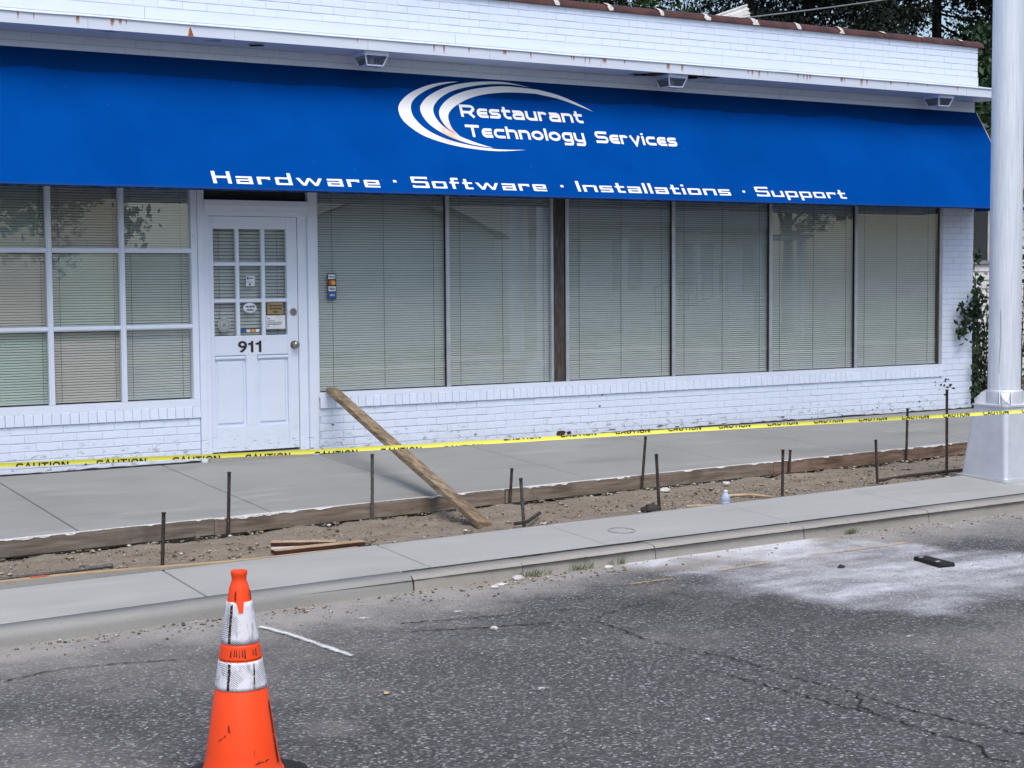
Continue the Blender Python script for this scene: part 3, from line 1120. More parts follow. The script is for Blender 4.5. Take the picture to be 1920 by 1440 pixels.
o["kind"] = "stuff"
o["label"] = "loose gravel and crumbs on the bare dirt bed"
gv = MB()
for i in range(900):   # grit along the curb on the road
    x = random.uniform(-3.3, 6.2)
    if 0.9 < x < 3.2 and random.random() < 0.75:
        continue
    y = yout(x) - 0.19 - abs(random.gauss(0, 0.16))
    lump(gv, (x, y, zr(x, y) + 0.003), random.choice((0.003, 0.004, 0.005, 0.006, 0.009, 0.012)), 20000 + i)
for i in range(500):
    x, y = random.uniform(-3.3, 5), random.uniform(-9, -4.9)
    lump(gv, (x, y, zr(x, y) + 0.002), random.choice((0.003, 0.004, 0.005)), 30000 + i)
o = gv.build("road_grit", "gravel")
o["kind"] = "stuff"
o["label"] = "fine grit and crumbs lying on the road along the curb"

# ------------------------------------------------------------------ the shop building
shop = thing("shop_building", "long low white painted brick shop with a blue awning and wide blinded windows", "building", (0, 0, 0))
W = MB()
yb_ = 0.0050    # plane of the painted mortar
# masonry backing (openings left free)
W.box(-7.0, -0.105, yb_, 0.20, -0.30, 0.40)
W.box(0.995, 9.228, yb_, 0.20, -0.30, 0.43)
W.box(8.745, 9.228, yb_, 0.20, 0.432, 2.398)
W.box(-7.0, 9.228, yb_, 0.20, 2.40, 4.07)
W.box(-7.0, -4.4, yb_, 0.20, 0.402, 2.398)
W.box(9.0, 9.227, 0.202, 9.8, -0.45, 4.07)
W.box(-7.0, -6.8, 0.202, 9.8, -0.45, 4.07)
W.box(-6.798, 8.998, 9.6, 9.8, -0.45, 4.07)
W.build("wall", "mortar", shop)

# bricks --------------------------------------------------
BL, BH, CO, JT = 0.2127, 0.0677, 0.0, 0.0055
bricks = []


def course_fill(xa, xb, ztop, ncourse, phase=0.0):
    for k in range(ncourse):
        z1 = ztop - k * BH
        z0 = z1 - BH
        off = phase + (0.5 if k % 2 else 0.0) + (0.03 * math.sin(k * 2.3))
        i0 = math.floor(xa / BL - off) - 1
        i = i0
        while True:
            x0 = (i + off) * BL
            x1 = x0 + BL
            i += 1
            if x0 >= xb:
                break
            x0, x1 = max(x0, xa), min(x1, xb)
            if x1 - x0 > 0.035:
                bricks.append((x0, x1, z0, z1))


course_fill(-6.9, -0.105, 0.313, 7)
course_fill(1.0, 9.235, 0.336, 7, 0.3)
course_fill(8.745, 9.235, 0.336 + 31 * BH, 31, 0.42)
course_fill(-6.9, 9.235, 3.462, 4, 0.2)
course_fill(-6.9, 9.276, 4.079, 5, 0.1)


def px_size(x, z_):
    d = Vector((x, 0, z_)) - CP
    w = d.dot(fwd)
    u, v = d.dot(rr_) / w * 2999.5 + 960, 720 - d.dot(uu_) / w * 2999.5
    vis = -20 < u < 1940 and -10 < v < 1440
    hidden = 2.3 < z_ < 3.3
    return (0 if (not vis or hidden) else 1) / w


order = sorted(range(len(bricks)), key=lambda i: -px_size((bricks[i][0] + bricks[i][1]) / 2, bricks[i][2]) * (bricks[i][1] - bricks[i][0]) / BL)
variants = []
for k in range(5):
    mb = MB()
    w2, h2 = (BL - 0.0026) / 2, (BH - JT) / 2
    mb.cbox(-w2, w2, 0.0, 0.06, -h2, h2, 0.0018 + 0.0004 * k)
    mb.v = [(q[0] + random.uniform(-.0012, .0012), q[1] + (random.uniform(-.0012, .0012) if q[1] < 0.03 else 0), q[2] + random.uniform(-.0012, .0012)) for q in mb.v]
    variants.append(mb.mesh("brick", "brickpaint"))
rest = MB()
shared = {}
for rank, i in enumerate(order):
    x0, x1, z0, z1 = bricks[i]
    full = abs((x1 - x0) - BL) < 1e-4
    yo_ = random.uniform(-0.002, 0.002)
    if rank < 296:
        if full:
            me_ = variants[random.randrange(5)]
        else:
            key = round(x1 - x0, 3)
            if key not in shared:
                w2, h2 = max(0.01, (x1 - x0 - 0.0026) / 2), (BH - JT) / 2
                shared[key] = MB().cbox(-w2, w2, 0, 0.06, -h2, h2, 0.0022).mesh("brick", "brickpaint")
            me_ = shared[key]
        inst("brick", me_, shop, ((x0 + x1) / 2, yo_, (z0 + z1) / 2), (0, random.uniform(-.004, .004), random.uniform(-.004, .004)))
    else:
        h = JT / 2
        if x1 - x0 > 2 * h + 0.01:
            rest.cbox(x0 + 0.0013, x1 - 0.0013, yo_, 0.06, z0 + h, z1 - h, 0.0022)
rest.build("brickwork", "brickpaint", shop, kind="stuff")

wg, rn = [], random.Random(8)
for (x0, x1) in ((-6.5, -0.11), (1.0, 9.23)):
    n = int((x1 - x0) / 0.04)
    vs = []
    for i in range(n + 1):
        x = x0 + (x1 - x0) * i / n
        q = 0.5 + 0.5 * mnoise.noise((x * 1.7, 2, 0)) + 0.4 * mnoise.noise((x * 9, 5, 0))
        h = 0.006 + 0.028 * max(0, q - 0.25) * rn.uniform(.7, 1)
        vs += [(x, -0.0045, zs(x, 0) - 0.01), (x, -0.0045, zs(x, 0) + h)]
    MB().add(vs, [(2 * i, 2 * i + 2, 2 * i + 3, 2 * i + 1) for i in range(n)]).build("base_gap", "joint_dark", shop)


def chip(x, z_, a_, b_, mat="numeral_black"):
    pts = []
    for k in range(9):
        t = 2 * math.pi * k / 9
        q = rn.uniform(0.5, 1.15)
        pts.append((x + a_ * q * math.cos(t), -0.0045, z_ + b_ * q * math.sin(t)))
    MB().poly(pts).build("paint_chip", mat, shop)


for k in range(16):
    chip(8.78 + rn.gauss(0, .09), 0.27 + rn.gauss(0, .07), rn.uniform(.008, .03), rn.uniform(.006, .018))
for k in range(7):
    chip(rn.uniform(7.6, 8.6), rn.uniform(-.02, .15), rn.uniform(.005, .014), rn.uniform(.006, .016))
chip(3.56, -0.035, 0.07, 0.035, "rotten_wood")
chip(3.66, -0.02, 0.03, 0.02, "rotten_wood")
for k in range(12):
    chip(rn.uniform(3.7, 6.5), rn.uniform(-.05, .0), rn.uniform(.01, .05), rn.uniform(.003, .007), "stone_dark")
for (x, z_) in ((1.13, 0.19), (2.6, 0.02), (1.7, 0.05), (4.05, 0.33), (4.02, 0.22), (-0.6, 0.0), (-1.1, -0.02), (-1.45, 0.0)):
    chip(x, z_, 0.014, 0.010, "stone_dark")

# sill bricks set on edge under both windows
SB = 0.0745
sbm = []
for k in range(3):
    mb = MB()
    mb.cbox(-SB / 2 + 0.0012, SB / 2 - 0.0012, -0.016, 0.07, -0.05, 0.045, 0.0028)
    mb.v = [(q[0] + random.uniform(-.001, .001), q[1] + (random.uniform(-.002, .002) if q[1] < 0.03 else 0), q[2] + (random.uniform(-.004, .003))) for q in mb.v]
    sbm.append(mb.mesh("sill_brick", "brickpaint"))
x = -0.14
ns = 0
extra = MB()
while x > -6.9:
    if x > -2.6:
        inst("sill_brick", sbm[random.randrange(3)], shop, (x, random.uniform(-.002, .002), 0.366), (R(-3), random.uniform(-.008, .008), random.uniform(-.01, .01)))
    else:
        extra.cbox(x - SB / 2 + .003, x + SB / 2 - .003, -0.02, .07, .316, .411, .005)
    x -= SB
extra.build("sill_brickwork", "brickpaint", shop, kind="stuff")
x = 1.045
while x < 8.72:
    inst("sill_brick", sbm[random.randrange(3)], shop, (x, random.uniform(-.002, .002), 0.388), (R(-3), random.uniform(-.008, .008), random.uniform(-.01, .01)))
    x += SB

# left window: small panes in a painted wood grid --------------
lw = MB()
lw.box(-4.4, -0.105, -0.012, 0.05, 0.411, 0.476)         # bottom board
lw.box(-0.158, -0.105, -0.004, 0.10, 0.478, 2.398)        # right jamb board
lw.box(-4.4, -4.34, -0.004, 0.10, 0.478, 2.398)
lwin = lw.build("grid_window", "white_wood_paint", shop)
cols = [-3.75, -3.15, -2.555, -1.955, -1.355, -0.754]
for xm in cols:
    mb = MB()
    mb.box(xm - 0.022, xm + 0.022, 0.000, 0.050, 0.478, 2.398)
    mb.box(xm - 0.010, xm + 0.010, -0.010, -0.001, 0.478, 2.398)
    mb.build("mullion", "white_wood_paint", lwin)
edges = [-4.34] + cols + [-0.158]
rowsz = [(0.478, 1.072), (1.112, 1.712), (1.752, 2.398)]
glasses = ["old_glass_reflect_green", "old_glass_reflect_rose", "window_glass"]
gi = 0
pattern = {4: ["old_glass_reflect_green", "old_glass_reflect_rose", "old_glass_reflect_green"], 5: ["old_glass_reflect_rose", "old_glass_reflect_green", "old_glass_reflect_rose"], 6: ["window_glass", "window_glass", "window_glass"]}
for ci in range(len(edges) - 1):
    xa = edges[ci] + (0.0225 if ci else 0.0)
    xb = edges[ci + 1] - (0.0225 if ci < len(edges) - 2 else 0.0)
    for zz in (1.092, 1.732):
        mb = MB()
        mb.box(xa, xb, 0.004, 0.050, zz - 0.019, zz + 0.019)
        mb.box(xa, xb, -0.006, 0.003, zz - 0.009, zz + 0.009)
        mb.build("muntin", "white_wood_paint", lwin)
    for ri, (z0, z1) in enumerate(rowsz):
        t1, t2 = random.uniform(-.006, .006), random.uniform(-.008, .008)
        yg = 0.030
        q = [(xa, yg - t1 - t2, z0), (xb, yg + t1 - t2, z0), (xb, yg + t1 + t2, z1), (xa, yg - t1 + t2, z1)]
        gm = pattern.get(ci, glasses)[ri]
        MB().quad(*q).build("pane", gm, lwin)

# right window: six big panes -----------------------------------
rw = MB()
rw.box(0.995, 8.745, -0.012, 0.05, 0.434, 0.479)
rwin = rw.build("shop_window", "white_wood_paint", shop)
MX = [2.323, 3.648, 4.935, 6.213, 7.425]
for xm in MX:
    mb = MB()
    mb.box(xm - 0.020, xm + 0.020, 0.000, 0.036, 0.481, 2.398)
    mb.build("mullion", "aluminium_mullion", rwin)
    MB().box(xm - 0.025, xm - 0.0205, 0.010, 0.034, 0.481, 2.398).build("gasket", "black_gasket", rwin)
MB().box(3.486, 3.6135, 0.004, 0.036, 0.481, 2.398).build("post", "post", rwin)
MB().box(3.462, 3.4855, 0.000, 0.036, 0.481, 2.398).build("mullion", "aluminium_mullion", rwin)
MB().box(0.992, 1.010, 0.0, 0.09, 0.481, 2.398).build("jamb", "white_wood_paint", rwin)
MB().box(8.684, 8.700, 0.012, 0.09, 0.481, 2.398).build("jamb", "post", rwin)
MB().box(8.7005, 8.743, 0.002, 0.09, 0.481, 2.398).build("jamb", "aluminium_mullion", rwin)
bays = [(1.012, 2.294), (2.344, 3.461), (3.669, 4.906), (4.956, 6.184), (6.234, 7.396), (7.446, 8.682)]
for i, (xa, xb) in enumerate(bays):
    t1, t2 = random.uniform(-.003, .003), random.uniform(-.003, .003)
    yg = 0.018
    MB().quad((xa, yg - t1 - t2, 0.481), (xb, yg + t1 - t2, 0.481), (xb, yg + t1 + t2, 2.398), (xa, yg - t1 + t2, 2.398)).build("pane", "window_glass", rwin)

# door -----------------------------------------------------------
YD = 0.012
dr = MB()
DW = 0.819
rowsD = [(1.003, 1.288), (1.320, 1.604), (1.637, 1.921)]
colsD = [(0.042, 0.246), (0.279, 0.483), (0.516, 0.716)]
dr.box(0.0, 0.042, YD, YD + 0.045, 0.004, 2.026)
dr.box(0.716, DW - 0.004, YD, YD + 0.045, 0.004, 2.026)
dr.box(0.042, 0.716, YD, YD + 0.045, 1.921, 2.026)
dr.box(0.042, 0.716, YD, YD + 0.045, 0.835, 1.003)
dr.box(0.042, 0.716, YD, YD + 0.045, 0.004, 0.222)
dr.box(0.325, 0.428, YD, YD + 0.045, 0.222, 0.835)
dr.box(0.042, 0.325, YD + 0.018, YD + 0.04, 0.222, 0.835)
dr.box(0.428, 0.716, YD + 0.018, YD + 0.04, 0.222, 0.835)
door = dr.build("door", "door_paint", shop)
bevel(door, 0.003, 2)
for (xa, xb) in ((0.246, 0.279), (0.483, 0.516)):
    mb = MB()
    mb.cbox(xa, xb, YD + 0.001, YD + 0.04, 1.003, 1.921, 0.007)
    mb.build("muntin", "door_paint", door)
for zz in ((1.288, 1.320), (1.604, 1.637)):
    for (xa, xb) in colsD:
        MB().cbox(xa, xb, YD + 0.002, YD + 0.04, zz[0], zz[1], 0.007).build("muntin", "door_paint", door)
for (xa, xb) in colsD:
    for (z0, z1) in rowsD:
        MB().quad((xa, YD + 0.022, z0), (xb, YD + 0.022 + random.uniform(-.002, .002), z0), (xb, YD + 0.022, z1), (xa, YD + 0.022 + random.uniform(-.002, .002), z1)).build("pane", "window_glass", door)
for (xa, xb) in ((0.06, 0.305), (0.448, 0.698)):
    mb = MB()
    mb.cbox(xa, xb, YD + 0.006, YD + 0.03, 0.242, 0.790, 0.012)
    mb.build("panel", "door_paint", door)
    MB().cbox(xa - 0.016, xb + 0.016, YD - 0.007, YD + 0.02, 0.800, 0.826, 0.006).build("moulding", "door_paint", door)
k = MB()
k.tube([(0.775, YD, 0.913), (0.775, YD - 0.006, 0.913)], 0.036, 20)
k.tube([(0.775, YD - 0.006, 0.913), (0.775, YD - 0.028, 0.913), (0.775, YD - 0.036, 0.913), (0.775, YD - 0.05, 0.913), (0.775, YD - 0.062, 0.913), (0.775, YD - 0.066, 0.913)], [0.014, 0.014, 0.026, 0.031, 0.026, 0.012], 20)
k.build("knob", "steel_hardware", door)
k = MB()
k.tube([(0.771, YD, 1.2), (0.771, YD - 0.010, 1.2), (0.771, YD - 0.016, 1.2)], [0.033, 0.031, 0.024], 20)
k.tube([(0.771, YD - 0.016, 1.2), (0.771, YD - 0.02, 1.2)], 0.014, 16)
k.build("deadbolt", "steel_hardware", door)
fit_text("9", 0.252, 0.333, 0.857, 0.957, YD - 0.002, "numeral_black", "numeral", door, 0.016)
for xa, xb in ((0.343, 0.392), (0.413, 0.466)):
    prof1 = [(xb, 0.858), (xb, 0.956), (xb - 0.017, 0.956), (xb - 0.024, 0.943), (xa, 0.936), (xa, 0.922), (xb - 0.023, 0.922), (xb - 0.023, 0.858)]
    mb = MB()
    mb.poly([(x, YD - 0.0035, z_) for x, z_ in prof1])
    for (p_, q_) in zip(prof1, prof1[1:] + prof1[:1]):
        mb.quad((p_[0], YD - 0.0035, p_[1]), (p_[0], YD - 0.0005, p_[1]), (q_[0], YD - 0.0005, q_[1]), (q_[0], YD - 0.0035, q_[1]))
    mb.build("numeral", "numeral_black", door)
ys_ = YD + 0.012


def sticker(par, x0, x1, z0, z1, mat, y=ys_, th=0.0015):
    return MB().box(x0, x1, y, y + th, z0, z1).build("sticker", mat, par)


s = sticker(door, 0.342, 0.420, 1.428, 1.516, "paper_white")
mb = MB()
for (a_, b_, c_, d_) in ((0.35, 0.365, 1.488, 1.508), (0.37, 0.41, 1.494, 1.502), (0.355, 0.40, 1.462, 1.466), (0.365, 0.385, 1.436, 1.452)):
    mb.box(a_, b_, ys_ - 0.0015, ys_ - 0.0005, c_, d_)
mb.build("print", "ink_blue", door)
ov = MB()
pts = [(0.372 + 0.0615 * math.cos(2 * math.pi * i / 28), ys_, 1.2415 + 0.0425 * math.sin(2 * math.pi * i / 28)) for i in range(28)]
ov.poly(pts[::-1])
ov.build("sticker", "paper_white", door)
mb = MB()
rn = random.Random(4)
for (zz, xa, xb) in ((1.252, 0.328, 0.415), (1.224, 0.342, 0.402)):
    x = xa
    while x < xb:
        w_ = rn.uniform(0.004, 0.010)
        mb.box(x, x + w_, ys_ - 0.0022, ys_ - 0.0008, zz - rn.uniform(.004, .009), zz + rn.uniform(.003, .010))
        x += w_ + 0.003
mb.build("print", "ink_blue", door)
sticker(door, 0.534, 0.680, 1.184, 1.281, "paper_tan")
mb = MB()
for (zz, xa, xb) in ((1.258, 0.55, 0.665), (1.232, 0.55, 0.66), (1.204, 0.585, 0.625)):
    x = xa
    while x < xb:
        w_ = rn.uniform(0.006, 0.016)
        mb.box(x, x + w_, ys_ - 0.0022, ys_ - 0.0008, zz - 0.007, zz + 0.007)
        x += w_ + 0.004
mb.build("print", "ink_dark", door)
sticker(door, 0.521, 0.700, 1.055, 1.172, "paper_white")
mb = MB()
for zz, xb in ((1.145, 0.56), (1.125, 0.60), (1.108, 0.67), (1.095, 0.66), (1.08, 0.55)):
    mb.box(0.533, xb, ys_ - 0.0022, ys_ - 0.0008, zz - 0.002, zz + 0.002)
mb.build("print", "ink_dark", door)
sl = MB()
pts = [(0.134 + 0.056 * math.cos(2 * math.pi * i / 28), ys_, 1.098 + 0.062 * math.sin(2 * math.pi * i / 28)) for i in range(28)]
sl.poly(pts[::-1])
sl.build("sticker", "seal_pale", door)
mb = MB()
for i in range(28):
    t0, t1 = 2 * math.pi * i / 28, 2 * math.pi * (i + 1) / 28
    mb.quad(*[(0.134 + r_ * math.cos(t), ys_ - 0.0015, 1.098 + 1.1 * r_ * math.sin(t)) for t, r_ in ((t1, 0.040), (t0, 0.040), (t0, 0.045), (t1, 0.045))])
mb.box(0.118, 0.150, ys_ - 0.002, ys_ - 0.001, 1.085, 1.11)
mb.build("print", "seal_ink", door)
sticker(door, 0.288, 0.462, 1.026, 1.063, "ink_dark")
for i, mt in enumerate(("card_blue", "paper_white", "card_amber", "paper_white")):
    x0 = 0.294 + i * 0.042
    MB().box(x0, x0 + 0.036, ys_ - 0.0025, ys_ - 0.0008, 1.032, 1.057).build("sticker", mt, door)
# payment decal on the big window
yc_ = 0.0115
dec = MB().box(1.105, 1.190, yc_, yc_ + 0.0015, 1.308, 1.535).build("decal", "ink_dark", rwin)
for i, (z0, z1, mt) in enumerate(((1.487, 1.527, "paper_white"), (1.430, 1.478, "ink_dark"), (1.378, 1.421, "paper_white"), (1.318, 1.369, "card_blue"))):
    MB().box(1.113, 1.182, yc_ - 0.002, yc_ - 0.0006, z0, z1).build("decal", mt, rwin)
for cx_, mt, dy in ((1.136, "card_red", 0.0), (1.160, "card_amber", 0.0006)):
    pts = [(cx_ + 0.022 * math.cos(2 * math.pi * i / 20), yc_ - 0.0028 - dy, 1.454 + 0.021 * math.sin(2 * math.pi * i / 20)) for i in range(20)]
    MB().poly(pts[::-1]).build("decal", mt, rwin)
fit_text("VISA", 1.120, 1.176, 1.388, 1.411, yc_ - 0.003, "ink_blue", "lettering", rwin, 0.02)
fit_text("DISCOVER", 1.118, 1.178, 1.500, 1.512, yc_ - 0.003, "ink_dark", "lettering", rwin, 0.01)
fit_text("AMEX", 1.124, 1.172, 1.336, 1.352, yc_ - 0.003, "paper_white", "lettering", rwin, 0.01)

# door casing
df = MB()
df.box(-0.103, -0.045, -0.022, 0.06, -0.075, 2.30)
df.box(-0.0445, -0.003, -0.008, 0.06, -0.06, 2.122)
df.box(0.9065, 0.990, -0.022, 0.06, -0.07, 2.30)
df.box(0.8205, 0.906, 0.010, 0.10, -0.06, 2.122)
df.box(-0.0445, 0.906, -0.014, 0.06, 2.03, 2.068)
df.box(-0.0445, 0.906, -0.026, 0.06, 2.0685, 2.108)
df.box(-0.0445, 0.906, -0.040, 0.06, 2.1085, 2.165)
bevel(df.build("door_frame", "white_wood_paint", shop), 0.004, 2)
MB().box(-0.0445, 0.906, 0.03, 0.06, 2.166, 2.398).build("transom", "interior_dark", shop)
MB().hexa([(-0.05, -0.07, -0.10), (0.91, -0.07, -0.098), (0.91, 0.1, -0.09), (-0.05, 0.1, -0.09), (-0.05, -0.07, -0.03), (0.91, -0.07, -0.028), (0.91, 0.1, -0.002), (-0.05, 0.1, -0.004)]).build("threshold", "curb_old", shop)

# dark room behind the blinds
rm = MB()
rm.quad((-6.7, 4, -0.05), (8.9, 4, -0.05), (8.9, 4, 2.6), (-6.7, 4, 2.6))
rm.quad((-6.7, 0.21, -0.05), (8.9, 0.21, -0.05), (8.9, 4, -0.05), (-6.7, 4, -0.05))
rm.quad((-6.7, 0.21, 2.6), (-6.7, 4, 2.6), (8.9, 4, 2.6), (8.9, 0.21, 2.6))
rm.quad((-0.09, 0.09, -0.05), (-0.09, 0.8, -0.05), (-0.09, 0.8, 2.6), (-0.09, 0.09, 2.6))
rm.quad((0.985, 0.10, -0.05), (0.985, 0.8, -0.05), (0.985, 0.8, 2.6), (0.985, 0.10, 2.6))
rm.build("interior", "interior_dark", shop)
MB().quad((-6.8, 0.2, 3.72), (9.0, 0.2, 3.72), (9.0, 9.6, 3.72), (-6.8, 9.6, 3.72)).build("roof", "tar_roof", shop)

# eave: flashing, fascia, soffit
ED, EX = 0.42, 9.31
ev = MB()
ev.box(-7.0, EX, -ED + 0.012, 0.006, 3.463, 3.475)
eave = ev.build("eave", "flash", shop)
MB().box(-7.0, EX, -ED, -ED + 0.012, 3.458, 3.548).build("fascia", "flash", eave)
f_ = MB()
f_.add([(-7.0, -ED - 0.006, 3.556), (EX, -ED - 0.006, 3.556), (EX, -0.0, 3.640), (-7.0, -0.0, 3.640), (-7.0, -ED - 0.006, 3.549), (EX, -ED - 0.006, 3.549)], [(0, 1, 2, 3), (4, 5, 1, 0)])
f_.build("flashing", "flash", eave)
# wavy drip lip
lip = []
for i in range(200):
    x = -7 + (EX + 7) * i / 199
    lip.append((x, -ED - 0.008 + 0.003 * mnoise.noise((x * 2.5, 0, 0)), 3.552 + 0.005 * mnoise.noise((x * 1.6, 3, 0))))
MB().tube(lip, 0.0055, 6).build("drip_edge", "flash", eave)
cf = MB()
for i, x0 in enumerate((-7.0, -3.6, -0.52, 2.42, 5.55, 7.5)):
    x1 = (-3.6, -0.52, 2.42, 5.55, 7.5, 9.279)[i]
    cf.box(x0 + 0.002, x1 - 0.002, -0.006, 0.008, 3.642, 3.738)
cf.build("counter_flashing", "flash", shop)
for i in range(13):
    x = -6 + 1.22 * i
    MB().box(x - 0.002, x + 0.002, -ED - 0.0015, -ED - 0.0005, 3.460, 3.546).build("seam", "cap_mortar", eave)
# rust runs on the fascia
for (px_, w_, h_, m_) in ((-1.66, .02, .07, 0), (-1.54, .012, .06, 0), (-1.2, .035, .07, 0), (-0.92, .03, .06, 0), (-0.86, .03, .05, 0), (1.97, .02, .075, 0), (2.07, .026, .085, 1), (2.7, .05, .05, 0), (2.98, .018, .075, 0), (3.45, .03, .05, 0), (3.8, .06, .06, 0), (4.55, .05, .08, 0), (4.72, .035, .08, 0), (5.6, .02, .07, 0), (5.8, .012, .05, 0), (6.8, .05, .06, 0), (7.08, .042, .088, 1), (7.5, .03, .05, 0), (6.2, .03, .04, 0), (8.5, .03, .05, 0)):
    MB().quad((px_ - w_ / 2, -ED - 0.0025, 3.547 - h_), (px_ + w_ / 2, -ED - 0.0025, 3.547 - h_), (px_ + w_ / 2, -ED - 0.0025, 3.546), (px_ - w_ / 2, -ED - 0.0025, 3.546)).build("rust_streak", "rust" if not m_ else "rust", eave)
MB().poly([(-0.30, -ED - 0.003, 3.460), (-0.255, -ED - 0.003, 3.460), (-0.27, -ED - 0.003, 3.51), (-0.282, -ED - 0.003, 3.535), (-0.292, -ED - 0.003, 3.51)]).build("rust_streak", "rust_solid", eave)
rn = random.Random(77)
for k in range(34):
    x = rn.uniform(-1.75, 9.0)
    t = rn.uniform(0.1, 0.9)
    w_, h_ = rn.uniform(.005, .016), rn.uniform(.004, .012)
    y0, z0 = -ED - 0.006 + t * (ED + 0.004), 3.5575 + t * 0.083
    MB().poly([(x + w_ * math.cos(2 * math.pi * i / 7), y0 + h_ * 4 * math.sin(2 * math.pi * i / 7), z0 + 0.003 + h_ * 4 * 0.195 * math.sin(2 * math.pi * i / 7)) for i in range(7)]).build("rust_spot", "rotten_wood" if k % 2 else "rust_solid", eave)
    if k % 2 == 0:
        w_, h_ = rn.uniform(.012, .03), rn.uniform(.04, .085)
        MB().quad((x - w_ / 2, -ED - 0.003, 3.547 - h_), (x + w_ / 2, -ED - 0.003, 3.547 - h_), (x + w_ / 2, -ED - 0.003, 3.546), (x - w_ / 2, -ED - 0.003, 3.546)).build("rust_streak", "rust", eave)
# rotted hole in the soffit around the middle light
pts = [(4.25, -0.12), (4.38, -0.20), (4.42, -0.30), (4.5, -0.36), (4.75, -0.38), (5.1, -0.39), (5.25, -0.36), (5.2, -0.28), (5.05, -0.25), (5.0, -0.17), (4.86, -0.12), (4.7, -0.15), (4.5, -0.10)]
MB().poly([(x, y, 3.4605) for x, y in pts][::-1]).build("rotted_patch", "rotten_wood", eave)
for i, (x0, y0) in enumerate(((4.3, -0.16), (5.05, -0.3), (4.9, -0.2), (-0.1, -0.25), (0.3, -0.2), (-1.0, -0.3))):
    MB().add([(x0, y0, 3.461), (x0 + 0.13, y0 - 0.05, 3.461), (x0 + 0.11, y0 - 0.09, 3.444), (x0 + 0.02, y0 - 0.04, 3.440)], [(0, 1, 2, 3)]).build("peeling_flake", "flash" if i % 2 else "rotten_wood", eave)

# clay coping with mortared joints
capx = [-7.0, -6.4, -5.8, -5.2, -4.6, -4.0, -3.4, -2.8, -2.2, -1.6, -1.0, -0.4, 0.2, 0.8, 1.4, 2.0, 2.6, 3.52, 4.14, 4.76, 5.34, 5.97, 6.55, 7.17, 7.80, 8.36, 8.99, 9.35]
for i, (x0, x1) in enumerate(zip(capx[:-1], capx[1:])):
    mb = MB()
    n_ = 10
    vs = []
    tl = random.uniform(-.004, .004)
    for x, e in ((x0 + 0.004, 0), (x1 - 0.004, 1)):
        for k in range(n_ + 1):
            t = math.pi * k / n_
            rr = 0.5 * 0.26
            vs.append((x, 0.10 - rr * math.cos(t), 4.078 + 0.082 * math.sin(t) + tl * e))
        vs.append((x, 0.23, 4.074))
        vs.append((x, -0.03, 4.074))
    m_ = n_ + 3
    mb.add(vs, [(k, (k + 1) % m_, (k + 1) % m_ + m_, k + m_) for k in range(m_)], True)
    mb.add(vs[:m_], [tuple(range(m_))])
    mb.add(vs[m_:], [tuple(range(m_))])
    tile = mb.build("coping_tile", "cap_brown_clay", shop)
    if i < len(capx) - 2:
        mb = MB()
        vs, rn = [], random.Random(i)
        wl, wr_ = rn.uniform(.02, .04), rn.uniform(.012, .03)
        kk = 6 if x1 < 7.5 else 3
        ks = list(range(kk + 3)) if kk == 6 else [2, 3, 4, 5]
        for k in ks:
            t = math.pi * k / n_
            g_ = 0.006 + rn.uniform(0, .005)
            jw = 0.6 + 0.9 * rn.random()
            for dx in (-wl * jw, wr_ * jw):
                vs.append((x1 + dx + 0.02 * (0.5 - k / n_), 0.10 - (0.13 + g_) * math.cos(t), 4.078 + (0.082 + g_) * math.sin(t)))
        mb.add(vs, [(2 * k, 2 * k + 1, 2 * k + 3, 2 * k + 2) for k in range(len(ks) - 1)], True)
        mb.build("mortar_joint", "cap_mortar", tile)

# ------------------------------------------------------------------ awning
AX0, AX1 = -6.6, 9.25
A0 = Vector((0, -0.004, 3.34))
A1 = Vector((0, -0.729, 2.21))
AD = (A1 - A0)
AL = AD.length
AD.normalize()
AN = Vector((0, -AD.z * -1, 0)) if False else Vector((1, 0, 0)).cross(AD) * -1
if AN.y > 0:
    AN = -AN


def aw(x, v, o=0.0):
    q = A0 + AD * v + AN * o
    return (x, q.y, q.z)


awn = thing("awning", "long sloping blue canvas awning with white lettering over the shop front", "awning", (0, 0, 0))
n = 120
vs, fs = [], []
for i in range(n + 1):
    x = AX0 + (AX1 - AX0) * i / n
    for k in range(9):
        v = AL * k / 8
        vs.append(aw(x, v, 0.0))
m_ = 9
for i in range(n):
    for k in range(m_ - 1):
        a_ = i * m_ + k
        fs.append((a_, a_ + 1, a_ + m_ + 1, a_ + m_))
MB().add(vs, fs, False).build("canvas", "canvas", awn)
hv = []
for i in range(601):
    x = AX0 + (AX1 - AX0) * i / 600
    d_ = 0.010 + 0.004 * mnoise.noise((x * 4, 0, 2)) + 0.004 * mnoise.noise((x * 23, 1, 0))
    q = aw(x, AL, 0.001)
    hv += [(x, q[1], q[2] + 0.003), (x, q[1] + 0.002, q[2] - d_)]
MB().add(hv, [(2 * i, 2 * i + 1, 2 * i + 3, 2 * i + 2) for i in range(600)]).build("hem", "hem_blue", awn)
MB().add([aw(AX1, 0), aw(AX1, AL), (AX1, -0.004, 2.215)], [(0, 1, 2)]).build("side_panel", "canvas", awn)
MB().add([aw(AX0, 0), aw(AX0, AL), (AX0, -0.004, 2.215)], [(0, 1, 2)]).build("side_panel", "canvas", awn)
MB().tube([aw(AX1, 0.0, 0.003), aw(AX1, AL, 0.003)], 0.006, 8).build("piping", "awning_piping", awn)
MB().tube([(AX0 + .02, A1.y + 0.030, A1.z + 0.022), (AX1 - .02, A1.y + 0.030, A1.z + 0.022)], 0.013, 8).build("frame_tube", "galvanised_tube", awn)
for x in (-5.2, -2.6, -0.16, 0.96, 3.55, 6.2, 8.85):
    MB().tube([(x, A1.y + 0.03, A1.z + 0.012), (x, -0.02, 2.26)], 0.012, 8).build("frame_tube", "galvanised_tube", awn)


